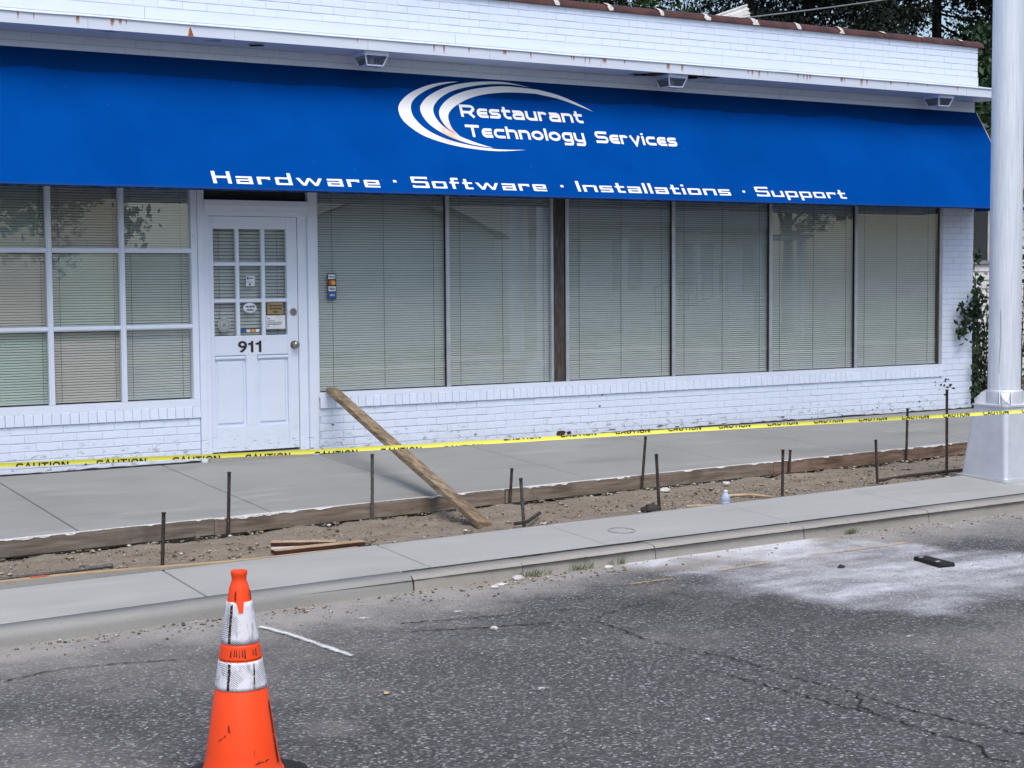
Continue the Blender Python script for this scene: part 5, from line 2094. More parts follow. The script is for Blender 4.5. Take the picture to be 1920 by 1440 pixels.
rod([gp(-3.6, -3.42, 0.03), gp(-2.62, -3.40, 0.028), gp(-2.25, -3.375, 0.03), gp(-1.96, -3.36, 0.034), gp(-1.95, -3.36, 0.034), gp(-1.935, -3.358, 0.034)], [0.012, 0.012, 0.012, 0.012, 0.018, 0.018], "fallen_stake", "stake_steel_grey", "grey stake lying on the dirt beside the pine edge board", "stake")
rod([(0.86, -3.55, zs(0.86, -3.55) + 0.012), gp(1.08, -3.36, 0.035), gp(1.33, -3.13, 0.05)], 0.013, "fallen_stake", "stake_steel", "short dark rod lying under the upright speckled stake", "stake")
rod([gp(4.80, -3.03, 0.012), gp(5.2, -2.98, 0.02), gp(5.75, -3.02, 0.03), gp(5.85, -3.03, 0.03)], 0.014, "fallen_stake", "stake_steel", "long dark bar lying on the dirt beside the light pole's base", "stake")
rod([gp(3.05, -3.1, 0.004), gp(3.2, -3.04, 0.018), gp(3.36, -3.10, 0.016), gp(3.46, -3.25, 0.006)], [0.008, 0.012, 0.012, 0.009], "root", "scrap_wood", "curved pale root arching out of the dirt right of the bottle", "root")
rod([gp(2.55, -3.30, 0.012), gp(2.68, -3.38, 0.016), gp(2.84, -3.40, 0.01)], [0.014, 0.010, 0.007], "root", "scrap_wood", "short pale splintered root left of the plastic bottle", "root")


def rock(x, y, z_, r_, mt, label, cat="stone", flat=0.55, n=3, sx=1.0, name="stone"):
    mb = MB()
    vs, fs = [], []
    a_, b_ = 7, 12
    sd_ = x * 13.7 + y * 7
    for i in range(a_ + 1):
        t = math.pi * i / a_
        for k in range(b_):
            f = 2 * math.pi * k / b_
            d = Vector((math.sin(t) * math.cos(f), math.sin(t) * math.sin(f), math.cos(t)))
            q = 1 + 0.35 * mnoise.noise(d * 1.4 + Vector((sd_, 0, 0))) + 0.12 * mnoise.noise(d * 4 + Vector((sd_, 3, 0)))
            vs.append((x + d.x * r_ * q * sx, y + d.y * r_ * q, z_ + d.z * r_ * flat * q))
    for i in range(a_):
        for k in range(b_):
            k2 = (k + 1) % b_
            fs.append((i * b_ + k, (i + 1) * b_ + k, (i + 1) * b_ + k2, i * b_ + k2))
    return mb.add(vs, fs).solo(name, mt, label, cat, (x, y, z_))


rock(2.235, -3.27, zd(2.235, -3.27) + 0.02, 0.058, "stone_dark", "dark flat rock at the foot of a leaning stake", sx=1.25)
rock(0.20, -4.66, zr(0.20, -4.62) + 0.012, 0.034, "stone_white", "white stone lying by the curb left of the grass tufts", sx=1.2)
rock(0.02, -4.76, zr(0.02, -4.72) + 0.006, 0.026, "stone_white", "flat pale stone in the gutter left of the biggest white stone", sx=1.5, flat=0.35)
rock(0.88, -4.66, zr(0.88, -4.62) + 0.010, 0.026, "stone_white", "white stone by the curb between two grass tufts", sx=1.3)
rock(*rs((-0.16, -4.98) ), zr(-0.16, -4.98) + 0.006, 0.020, "stone_white", "small pale pebble on the road below the curb joint", sx=1.3)
rock(*rs((-0.78, -6.02) ), zr(-0.78, -6.02) + 0.008, 0.018, "stone_white", "small white pebble on the road along the dark crack", sx=1.2)
rock(2.95, -2.50, zd(2.95, -2.5) + 0.03, 0.035, "stone_white", "pale rubble lump against the form board behind the bottle", sx=1.3)
rock(3.62, -2.46, zd(3.62, -2.46) + 0.03, 0.028, "stone_white", "pale rubble lump under the board left of the short hidden stake", sx=1.2)
rock(*rs((1.92, -5.68) ), zr(1.92, -5.68) + 0.006, 0.020, "stone_dark", "small dark chip lying on the white powder", sx=1.3)
# black rubber block on the road
vx = [rs(q) for q in ((2.47, -5.74), (2.56, -5.77), (2.50, -6.07), (2.38, -6.05))]
mb = MB()
bt = [(x, y, zr(x, y) + 0.001) for x, y in vx]
tp = [(x + (0.004 if i in (0, 3) else -0.004), y + (-0.004 if i < 2 else 0.004), zr(x, y) + 0.026 + 0.003 * (i % 2)) for i, (x, y) in enumerate(vx)]
mb.hexa(bt[::-1] + tp[::-1])
blk = mb.solo("rubber_block", "rubber_block", "flat black block lying on the road at the edge of the white powder", "block", (2.48, -5.9, zr(2.48, -5.9)))
bevel(blk, 0.006, 2)
for (x, y) in (rs((2.47, -5.81)), rs((2.43, -5.99))):
    MB().poly([(x + 0.02 * math.cos(2 * math.pi * k / 9), y + 0.012 * math.sin(2 * math.pi * k / 9), zr(x, y) + 0.0305) for k in range(9)]).build("paint_fleck", "stone_white", blk)
# dead leaf on the road
mb = MB()
lf = [rs(q) for q in [(-1.873, -6.93), (-1.86, -6.915), (-1.842, -6.918), (-1.846, -6.942), (-1.866, -6.948)]]
mb.add([(x, y, zr(x, y) + 0.008 + 0.006 * (i % 2)) for i, (x, y) in enumerate(lf)], [(0, 1, 2, 3, 4)])
mb.solo("dead_leaf", "leaf_litter", "small pale tan dead leaf on the bare asphalt", "leaf", (-1.86, -6.93, zr(-1.86, -6.93)))

# plastic bottle
bx, by = 2.865, -3.385
bz = zd(bx, by) + 0.002
bt_ = thing("plastic_bottle", "clear bluish plastic bottle with a white cap standing in the dirt", "bottle", (bx, by, bz))
MB().lathe([(0.0, 0.001), (0.030, 0.001), (0.036, 0.006), (0.036, 0.03), (0.0335, 0.034), (0.036, 0.038), (0.035, 0.06), (0.030, 0.078), (0.022, 0.092), (0.0135, 0.100), (0.0125, 0.106)], (bx, by, bz), 24).build("body", "bottle_plastic", bt_)
MB().lathe([(0.0, 0.004), (0.031, 0.004), (0.034, 0.01), (0.034, 0.032), (0.0, 0.032)], (bx, by, bz), 24).build("water", "bottle_plastic", bt_)
MB().lathe([(0.0148, 0.104), (0.0150, 0.118), (0.013, 0.121), (0.0, 0.121)], (bx, by, bz), 20).build("cap", "bottle_cap", bt_)

# grass tufts in the gutter
def tuft(x, y, r_, n, label):
    mb = MB()
    for i in range(n):
        a_ = random.random() * 6.28
        q = r_ * math.sqrt(random.random())
        bx_, by_ = x + q * 1.7 * math.cos(a_), y + q * 0.6 * math.sin(a_)
        zz = zr(bx_, by_)
        h = random.uniform(0.02, 0.055)
        ln = random.uniform(-.03, .03), random.uniform(-.03, .02)
        w_ = 0.0022
        a2 = random.random() * 3.14
        dx, dy = w_ * math.cos(a2), w_ * math.sin(a2)
        mb.add([(bx_ - dx, by_ - dy, zz), (bx_ + dx, by_ + dy, zz), (bx_ + ln[0] * .5 + dx * .7, by_ + ln[1] * .5 + dy * .7, zz + h * .65), (bx_ + ln[0] * .5 - dx * .7, by_ + ln[1] * .5 - dy * .7, zz + h * .65), (bx_ + ln[0], by_ + ln[1], zz + h)], [(0, 1, 2, 3), (3, 2, 4)])
    mb.solo("grass_tuft", "leaf_grass", label, "grass", (x, y, zr(x, y)), group="grass tufts in the gutter")


tuft(0.36, -4.60, 0.075, 80, "grass tuft just right of the white stone by the curb")
tuft(0.73, -4.575, 0.06, 65, "middle grass tuft of the three close together at the curb")
tuft(1.02, -4.555, 0.05, 40, "sparse grass tuft at the left edge of the white powder")
tuft(3.12, -4.50, 0.04, 60, "lone grass tuft at the curb right of the white powder")

# ------------------------------------------------------------------ caution tape
def tape_z(x):
    return float(np.interp(x, [-6, -2.7, -2.1, -1.0, 0.0, 1.8, 3.1, 4.4, 5.3, 9], [0.58, 0.474, 0.462, 0.437, 0.424, 0.412, 0.400, 0.384, 0.377, 0.36]))


TY = -4.15
tape = thing("caution_tape", "yellow caution tape with black lettering stretched across the whole front", "tape", (0, TY, 0.4))
tw = lambda x: 0.026
n = 300
vs, fs = [], []


def tape_pt(x, u, o=0.0):
    """u in -1..1 across the folded tape"""
    ang = 0.25 * math.sin(x * 0.9 + 0.5) + (0.5 if x > 3.9 else 0.0) * min(1, max(0, (x - 3.9) / 0.8))
    z_ = tape_z(x)
    w_ = tw(x) / 2
    return (x, TY + u * w_ * math.sin(ang) - o + 0.002 * math.cos(u * 1.5), z_ + u * w_ * math.cos(ang) + 0.0015 * mnoise.noise((x * 3, 0, 0)))


for i in range(n + 1):
    x = -6 + 15 * i / n
    for u in (-1, -0.4, 0.2, 1):
        vs.append(tape_pt(x, u))
for i in range(n):
    for k in range(3):
        a_ = i * 4 + k
        fs.append((a_, a_ + 4, a_ + 5, a_ + 1))
MB().add(vs, fs, True).build("band", "tape", tape)

GC = {
    'C': (0.9, [[(0.85, 0.72), (0.75, 0.9), (0.45, 0.9), (0.25, 0.9), (0.1, 0.7), (0.1, 0.3), (0.25, 0.1), (0.45, 0.1), (0.75, 0.1), (0.85, 0.28)]]),
    'A': (1.0, [[(0.08, 0), (0.5, 1), (0.92, 0)], [(0.25, 0.32), (0.75, 0.32)]]),
    'U': (0.95, [[(0.12, 1), (0.12, 0.25), (0.3, 0.1), (0.65, 0.1), (0.83, 0.25), (0.83, 1)]]),
    'T': (0.9, [[(0, 0.9), (0.9, 0.9)], [(0.45, 0), (0.45, 0.9)]]),
    'I': (0.3, [[(0.15, 0), (0.15, 1)]]),
    'O': (1.0, [[(0.12, 0.3), (0.12, 0.7), (0.3, 0.9), (0.7, 0.9), (0.88, 0.7), (0.88, 0.3), (0.7, 0.1), (0.3, 0.1), (0.12, 0.3)]]),
    'N': (0.95, [[(0.12, 0), (0.12, 1)], [(0.12, 1), (0.83, 0)], [(0.83, 0), (0.83, 1)]]),
}


def clip_y(poly, y, keep_above):
    out = []
    m = len(poly)
    for i in range(m):
        a_, b_ = poly[i], poly[(i + 1) % m]
        ia = (a_[1] >= y) == keep_above
        ib = (b_[1] >= y) == keep_above
        if ia:
            out.append(a_)
        if ia != ib:
            t = (y - a_[1]) / (b_[1] - a_[1])
            out.append((a_[0] + (b_[0] - a_[0]) * t, y))
    return out


LH = 0.038
x = -2.70 - 0.444 * 6
ti = 0
while x < 7.5:
    # letters' offset relative to the folded band: cut at the bottom on the left, at the top on the right
    sh = float(np.interp(x, [-6, -2.6, -1.7, -0.4, 0.4, 1.6, 3.2, 4.2, 9], [-0.008, -0.013, -0.018, -0.023, 0.024, 0.018, 0.015, 0.006, 0.003]))
    if -0.15 < x < 0.05:
        sh = -0.028
    lx = x
    sc_ = 0.29 / 6.9
    for c in "CAUTION":
        w, paths = GC[c]
        polys = []
        for p_ in paths:
            polys += [[(v.x, v.y) for v in q] for q in stroke_poly(p_, 0.20, closed=(c == 'O'))]
        mb = MB()
        for i, q in enumerate(polys):
            zq = [(lx + gx * sc_, sh + (gy - 0.5) * LH) for gx, gy in q]
            hw = tw(x) / 2
            zq = clip_y(zq, -hw, True)
            if len(zq) >= 3:
                zq = clip_y(zq, hw, False)
            if len(zq) >= 3:
                pts = [tape_pt(a_, b_ / hw, 0.0022 + 0.0002 * (i % 5)) for a_, b_ in zq]
                if (Vector(pts[1]) - Vector(pts[0])).cross(Vector(pts[2]) - Vector(pts[1])).y > 0:
                    pts = pts[::-1]
                mb.poly(pts)
        if mb.f:
            mb.build("letter", "tape_print", tape)
        lx += (w + 0.14) * sc_
    x += 0.444

# ------------------------------------------------------------------ light pole
PX, PY = 5.715, -3.59
PZ = zs(PX, PY)
pole = thing("light_pole", "tall silver aluminium light pole on a tapered square base by the curb", "light pole", (PX, PY, PZ))
MB().lathe([(0.136, 0.60), (0.134, 1.2), (0.131, 3.0), (0.126, 5.5), (0.115, 9.0), (0.0, 9.0)], (PX, PY, PZ), 48).build("shaft", "alu", pole)


sc_pts = [(-0.25, 1.42), (-0.27, 1.33), (-0.24, 1.24), (-0.29, 1.20), (-0.25, 1.17), (-0.31, 1.02), (-0.33, 0.88)]
va = math.atan2(CP.y - PY, CP.x - PX)
MB().tube([(PX + 0.1352 * math.cos(va + a_), PY + 0.1352 * math.sin(va + a_), PZ + z_) for a_, z_ in sc_pts], 0.0014, 4).build("scratch", "stone_dark", pole)


def rsq(h, c, z_):
    out = []
    for (sx, sy, a0) in ((1, 1, 0), (-1, 1, 90), (-1, -1, 180), (1, -1, 270)):
        for k in range(6):
            t = R(a0 + 90 * k / 5)
            out.append((PX + sx * (h - c) + c * math.cos(t), PY + sy * (h - c) + c * math.sin(t), z_))
    return out


lv = [(0.250, 0.035, -0.02), (0.250, 0.035, 0.012), (0.247, 0.035, 0.02), (0.187, 0.045, 0.60), (0.187, 0.045, 0.605), (0.197, 0.045, 0.607), (0.197, 0.045, 0.622), (0.18, 0.045, 0.628)]
vs, fs = [], []
for h, c, dz in lv:
    vs += rsq(h, c, PZ + dz)
m_ = 24
for i in range(len(lv) - 1):
    for k in range(m_):
        k2 = (k + 1) % m_
        fs.append((i * m_ + k, i * m_ + k2, (i + 1) * m_ + k2, (i + 1) * m_ + k))
mb = MB().add(vs, fs, False)
mb.poly(vs[-m_:])
mb.build("base", "cast", pole)
MB().tube([(PX + 0.06, PY - 0.232, PZ + 0.24), (PX + 0.06, PY - 0.243, PZ + 0.24)], 0.010, 8).build("screw", "stone_dark", pole)
zt = PZ + 0.628
mb = MB()
mb.lathe([(0.158, 0.0), (0.156, 0.10), (0.152, 0.112), (0.138, 0.116)], (PX, PY, zt), 40)
mb.build("collar", "cast", pole)
for k in range(4):
    a_ = R(45 + 90 * k)
    ca, sa = math.cos(a_), math.sin(a_)
    mb = MB()

    def loc(r_, t, z_):
        return (PX + ca * r_ - sa * t, PY + sa * r_ + ca * t, zt + z_)
    mb.add([loc(0.15, -0.042, 0.0), loc(0.150, 0.042, 0.0), loc(0.238, 0.034, 0.0), loc(0.238, -0.034, 0.0),
            loc(0.145, -0.038, 0.10), loc(0.145, 0.038, 0.10), loc(0.205, 0.032, 0.068), loc(0.205, -0.032, 0.068), loc(0.245, 0.0, 0.03)],
           [(4, 5, 6, 7), (0, 4, 7, 3), (1, 2, 6, 5), (3, 7, 8), (7, 6, 8), (6, 2, 8), (3, 8, 2)])
    mb.build("bolt_cover", "cast", pole)
    mb = MB()
    for s_ in (-1, 1):
        mb.hexa([loc(0.15, s_ * 0.050 - 0.004, 0), loc(0.222, s_ * 0.046 - 0.004, 0), loc(0.222, s_ * 0.046 + 0.004, 0), loc(0.15, s_ * 0.050 + 0.004, 0),
                 loc(0.15, s_ * 0.050 - 0.003, 0.108), loc(0.19, s_ * 0.046 - 0.003, 0.085), loc(0.19, s_ * 0.046 + 0.003, 0.085), loc(0.15, s_ * 0.050 + 0.003, 0.108)])
    mb.build("rib", "cast", pole)
# concrete footing under the base
h = 0.275
c4 = [(PX - h, PY - h), (PX + h, PY - h), (PX + h, PY + h), (PX - h, PY + h)]
mb = MB().hexa([(x, y, PZ - 0.2) for x, y in c4] + [(x, y, zs(x, y) + (0.004)) for x, y in c4])
mb.build("footing", "strip_concrete", pole)

# ------------------------------------------------------------------ traffic cone
CX, CY = rs((-2.834, -7.728))
CZ = zr(CX, CY) + 0.005
KC = 1.048
cone = thing("traffic_cone", "scuffed orange traffic cone with two white reflective bands standing on the road", "traffic cone", (CX, CY, CZ))


def cr(z_):
    return float(np.interp(z_, [0.03, 0.10, 0.30, 0.62, 0.72], [0.140, 0.127, 0.0948, 0.0428, 0.029]))


prof = [(0.152, 0.026), (0.146, 0.031), (0.141, 0.040), (0.136, 0.055), (cr(0.10), 0.10), (cr(0.313) + 0.001, 0.313), (cr(0.318) - 0.001, 0.318), (cr(0.4), 0.40), (cr(0.5), 0.50), (cr(0.618), 0.618), (0.0355, 0.662), (0.0335, 0.668), (0.0275, 0.682), (0.0265, 0.690), (0.0268, 0.700), (0.0292, 0.706), (0.0295, 0.716), (0.0285, 0.719), (0.0225, 0.719), (0.021, 0.712), (0.021, 0.66), (0.0, 0.655)]
MB().lathe([(r_, z_ * KC) for r_, z_ in prof], (CX, CY, CZ), 64).build("body", "cone_orange", cone)
bs = MB()
ang = R(24)
pts = []
for (sx, sy, a0) in ((1, 1, 0), (-1, 1, 90), (-1, -1, 180), (1, -1, 270)):
    for k in range(7):
        t = R(a0 + 90 * k / 6)
        x, y = sx * (0.18 - 0.05) + 0.05 * math.cos(t), sy * (0.18 - 0.05) + 0.05 * math.sin(t)
        pts.append((CX + x * math.cos(ang) - y * math.sin(ang), CY + x * math.sin(ang) + y * math.cos(ang)))
m_ = len(pts)
vs = [(x, y, CZ - 0.004) for x, y in pts] + [(x, y, CZ + 0.024) for x, y in pts] + [(CX + (x - CX) * 0.97, CY + (y - CY) * 0.97, CZ + 0.030) for x, y in pts]
bs.add(vs, [(i, (i + 1) % m_, (i + 1) % m_ + m_, i + m_) for i in range(m_)] + [(i + m_, (i + 1) % m_ + m_, (i + 1) % m_ + 2 * m_, i + 2 * m_) for i in range(m_)])
bs.poly(vs[2 * m_:])
bs.build("base", "cone_rubber", cone)


def band(z0, z1, mat, nm, e=0.0022):
    k = 8
    pr = [(cr(z0) + 0.0002, z0)] + [(cr(z0 + (z1 - z0) * i / k) + e, z0 + (z1 - z0) * i / k) for i in range(k + 1)] + [(cr(z1) + 0.0002, z1)]
    return MB().lathe([(r_, z_ * KC) for r_, z_ in pr], (CX, CY, CZ), 64).build(nm, mat, cone)


band(0.320, 0.415, "cone_white_sheeting", "reflective_collar")
band(0.419, 0.470, "cone_band_orange", "middle_band", 0.0016)
band(0.474, 0.616, "cone_white_sheeting", "reflective_collar")
# dark scuff marks: short flat dashes hugging the surface facing the road
vdir = math.atan2(CP.y - CY, CP.x - CX)


def on_cone(da, z_, o=0.0034):
    t = vdir + da
    r_ = cr(z_) + o
    return (CX + r_ * math.cos(t), CY + r_ * math.sin(t), CZ + z_ * KC)


def smear(pts, w):
    mb = MB()
    rn = random.Random(len(pts) * 17)
    L_ = []
    for i, (da, z_) in enumerate(pts):
        k = w * (0.4 + 0.6 * rn.random())
        r_ = cr(z_)
        L_.append((on_cone(da - k / r_ / 2, z_), on_cone(da + k / r_ / 2, z_)))
    for a_, b_ in zip(L_[:-1], L_[1:]):
        mb.quad(a_[0], a_[1], b_[1], b_[0])
    return mb


for pts, w_ in (
    ([(-0.62, 0.61), (-0.60, 0.57), (-0.62, 0.53), (-0.60, 0.476)], 0.009),
    ([(-0.52, 0.41), (-0.50, 0.38), (-0.52, 0.35), (-0.51, 0.322)], 0.009),
    ([(0.62, 0.41), (0.58, 0.37), (0.52, 0.325)], 0.007),
    ([(1.25, 0.27), (1.22, 0.2), (1.2, 0.14), (1.18, 0.06)], 0.012),
    ([(-0.75, 0.155), (-0.6, 0.165), (-0.48, 0.178)], 0.007),
    ([(-0.42, 0.21), (-0.40, 0.19), (-0.36, 0.185)], 0.008),
    ([(-0.38, 0.07), (-0.36, 0.05), (-0.37, 0.035)], 0.01),
    ([(0.35, 0.075), (0.5, 0.082), (0.62, 0.078), (0.75, 0.085)], 0.012),
    ([(-0.30, 0.655), (-0.34, 0.64), (-0.32, 0.615)], 0.006),
    ([(0.10, 0.622), (0.0, 0.616), (-0.12, 0.618)], 0.010),
    ([(1.1, 0.655), (1.12, 0.64), (1.15, 0.622)], 0.008),
):
    smear(pts, w_ * 1.25).build("scuff", "scuff_mark", cone)
# worn stencil on the middle band
rn = random.Random(5)
mb = MB()
for da in (-0.52, -0.33, -0.22, -0.08, 0.06, 0.18, 0.62, 0.78):
    z0, z1 = 0.428 + rn.uniform(0, .008), 0.459 - rn.uniform(0, .006)
    w_ = rn.uniform(0.04, 0.09)
    mb.quad(on_cone(da, z0, .0028), on_cone(da + w_, z0, .0028), on_cone(da + w_ * rn.uniform(.6, 1), z1, .0028), on_cone(da + rn.uniform(0, .03), z1, .0028))
mb.build("stencil", "scrap_wood_dark", cone)
# torn orange tongue over the upper collar
mb = MB()
mb.add([on_cone(-0.30, 0.622, .0058), on_cone(0.34, 0.622, .0058), on_cone(0.27, 0.600, .0058), on_cone(0.22, 0.582, .0058), on_cone(-0.05, 0.580, .0058), on_cone(-0.12, 0.600, .0058)], [(0, 1, 2, 3, 4, 5)])
mb.build("tongue", "cone_band_orange", cone)

# ------------------------------------------------------------------ trees, neighbours
def crown_quads(pts, size, rn, droop=0.0):
    """leaf-sized quads at given points (numpy)"""
    n = len(pts)
    a_ = rn.normal(size=(n, 3))
    a_ /= np.linalg.norm(a_, axis=1, keepdims=True)
    b_ = rn.normal(size=(n, 3))
    b_[:, 2] -= droop
    b_ -= a_ * (a_ * b_).sum(1, keepdims=True)
    b_ /= np.linalg.norm(b_, axis=1, keepdims=True)
    c_ = np.cross(a_, b_)
    s1 = size * rn.uniform(0.6, 1.4, (n, 1))
    s2 = s1 * rn.uniform(0.35, 0.65, (n, 1))
    v = np.stack([pts - b_ * s1, pts + c_ * s2, pts + b_ * s1, pts - c_ * s2], 1).reshape(-1, 3)
    return v


def quads_obj(name, v, mat, parent):
    me_ = bpy.data.meshes.new(name)
    n = len(v) // 4
    off = np.array(ORG.get(parent.name, (0, 0, 0)))
    me_.vertices.add(len(v))
    me_.vertices.foreach_set("co", (v - off).ravel())
    me_.loops.add(len(v))
    me_.loops.foreach_set("vertex_index", np.arange(len(v), dtype=np.int32))
    me_.polygons.add(n)
    me_.polygons.foreach_set("loop_start", np.arange(0, len(v), 4, dtype=np.int32))
    me_.update(calc_edges=True)
    me_.materials.append(M[mat])
    o = bpy.data.objects.new(name, me_)
    COL.objects.link(o)
    o.parent = parent
    return o


def conifer(x, y, h, r_, nleaf, seed, label, mat="leaf_dark", z0=-0.45):
    rn = np.random.default_rng(seed)
    t = thing("conifer_tree", label, "tree", (x, y, z0))
    MB().tube([(x, y, z0), (x + .05, y, z0 + h * .4), (x, y + .05, z0 + h * .98)], [0.19, 0.13, 0.03], 10).build("trunk", "bark", t)
    pts = []
    lim = MB()
    nb = int(h * 9)
    for i in range(nb):
        f = 0.08 + 0.9 * (i / nb)
        az = rn.uniform(0, 6.28)
        L_ = r_ * (1 - f) ** 0.75 * rn.uniform(0.65, 1.1) + 0.3
        zb = z0 + h * f
        dr_ = rn.uniform(0.15, 0.45)
        k = int(nleaf / nb * (0.4 + L_ / r_))
        s = np.sqrt(rn.uniform(0.003, 1, k))
        up = 0.25 * np.sin(s * 3)
        sp = 0.16 + 0.20 * s
        px_ = x + np.cos(az) * s * L_ + rn.normal(0, 1, k) * sp
        py_ = y + np.sin(az) * s * L_ + rn.normal(0, 1, k) * sp
        pz_ = zb - dr_ * s * L_ + up * 0.4 - np.abs(rn.normal(0, 1, k)) * 0.22
        pts.append(np.stack([px_, py_, pz_], 1))
        if i % 2 == 0:
            lim.tube([(x, y, zb), (x + math.cos(az) * L_ * .9, y + math.sin(az) * L_ * .9, zb - dr_ * L_ * .9)], [0.045 * (1 - f) + .012, 0.008], 5)
    lim.build("limb", "bark", t)
    quads_obj("crown", crown_quads(np.concatenate(pts), 0.058, rn, 1.2), mat, t)
    return t


def broadleaf(x, y, h, r_, nleaf, seed, label, mat="leaf_mid", z0=-0.45, leaf=0.07, name="broadleaf_tree"):
    rn = np.random.default_rng(seed)
    t = thing(name, label, "tree", (x, y, z0))
    tr = MB()
    tr.tube([(x, y, z0), (x + .08, y, z0 + h * .3), (x - .05, y + .1, z0 + h * .6)], [0.24, 0.17, 0.09], 10)
    tr.build("trunk", "bark", t)
    pts = []
    lim = MB()
    for i in range(26):
        az = rn.uniform(0, 6.28)
        el = rn.uniform(-0.15, 1.3)
        L_ = r_ * rn.uniform(0.55, 1.05)
        b0 = Vector((x, y, z0 + h * rn.uniform(0.3, 0.6)))
        tip = Vector((x + math.cos(az) * math.cos(el) * L_, y + math.sin(az) * math.cos(el) * L_, z0 + h * 0.55 + math.sin(el) * h * 0.45))
        lim.tube([b0, b0.lerp(tip, 0.5) + Vector((0, 0, 0.2)), tip], [0.06, 0.035, 0.01], 5)
        for c_ in range(7):
            q = b0.lerp(tip, rn.uniform(0.45, 1.08))
            k = int(nleaf / 182)
            p_ = np.array(q) + rn.normal(0, 0.30, 3) + rn.normal(0, 1, (k, 3)) * np.array([0.34, 0.34, 0.24]) * rn.uniform(.6, 1.2)
            pts.append(p_)
    lim.build("limb", "bark", t)
    quads_obj("crown", crown_quads(np.concatenate(pts), leaf, rn, 0.4), mat, t)
    return t


conifer(20.6, 15.5, 15.0, 4.2, 105000, 1, "dark evergreen behind the roof with the overhead wire crossing it")
conifer(24.2, 15.0, 16.0, 4.4, 110000, 2, "dense dark evergreen behind the right end of the parapet")
conifer(26.6, 13.5, 15.0, 3.6, 90000, 3, "dark evergreen rising directly behind the light pole")
conifer(17.4, 18.5, 13.5, 2.6, 50000, 4, "thin dark evergreen left of the wire, beside the leafy green tree")
conifer(22.6, 20.0, 17.0, 4.6, 80000, 5, "tall evergreen at the back of the dark clump")
broadleaf(15.4, 18.5, 11.5, 3.4, 30000, 6, "leafy mid green tree peeking over the middle of the parapet")
broadleaf(12.3, 19.0, 11.0, 3.0, 18000, 7, "leafy tree at the left end of the visible treetops")
broadleaf(21.2, 9.3, 5.6, 2.4, 15000, 8, "bushy green tree just right of the building behind the pole", leaf=0.08)
broadleaf(23.0, 11.0, 7.5, 3.0, 15000, 9, "dark bushy tree right of the pole", mat="leaf_vine", leaf=0.08)

# vine at the building's right corner
vt = thing("climbing_vine", "leafy green vine spilling round the shop's right brick corner", "plant", (9.6, 0.5, -0.3))
rn = np.random.default_rng(12)
stems = MB()
vp = []
for i in range(60):
    x0, y0 = 9.42 + rn.uniform(0, 1.0), 0.15 + rn.uniform(0, 1.2)
    z1 = rn.uniform(0.3, 1.75)
    pth = [(x0, y0, -0.4), (x0 + rn.normal(0, .06), y0, z1 * .5), (x0 + rn.normal(0, .12), y0 + rn.normal(0, .05), z1)]
    stems.tube(pth, [0.010, 0.007, 0.003], 5)
    for k in range(60):
        t_ = rn.uniform(0.05, 1.05)
        q = np.array(pth[0]) * (1 - t_) + np.array(pth[2]) * t_ + rn.normal(0, 0.06, 3)
        vp.append(q)
for (cx_, cz_, n_, sx, sz) in ((9.08, 1.02, 85, 0.08, 0.09), (8.97, 0.86, 40, 0.045, 0.06), (9.20, 1.16, 70, 0.06, 0.10), (9.20, 0.70, 8, 0.04, 0.05), (9.20, 0.42, 10, 0.04, 0.05), (9.17, 0.18, 16, 0.05, 0.05), (9.24, 0.30, 12, 0.03, 0.06)):
    for k in range(n_):
        vp.append(np.array([cx_ + rn.normal(0, sx), -0.07 - abs(rn.normal(0, .03)), cz_ + rn.normal(0, sz)]))
stems.tube([(9.45, 0.1, 1.3), (9.30, -0.05, 1.25), (9.12, -0.08, 1.05), (8.95, -0.07, 0.85)], [0.006, 0.005, 0.004, 0.002], 5)
stems.tube([(9.4, 0.1, 0.2), (9.28, -0.05, 0.3), (9.2, -0.06, 0.45)], [0.006, 0.005, 0.003], 5)
stems.build("stem", "bark", vt)
quads_obj("leaves", crown_quads(np.array(vp), 0.042, rn, 0.8), "leaf_vine", vt)

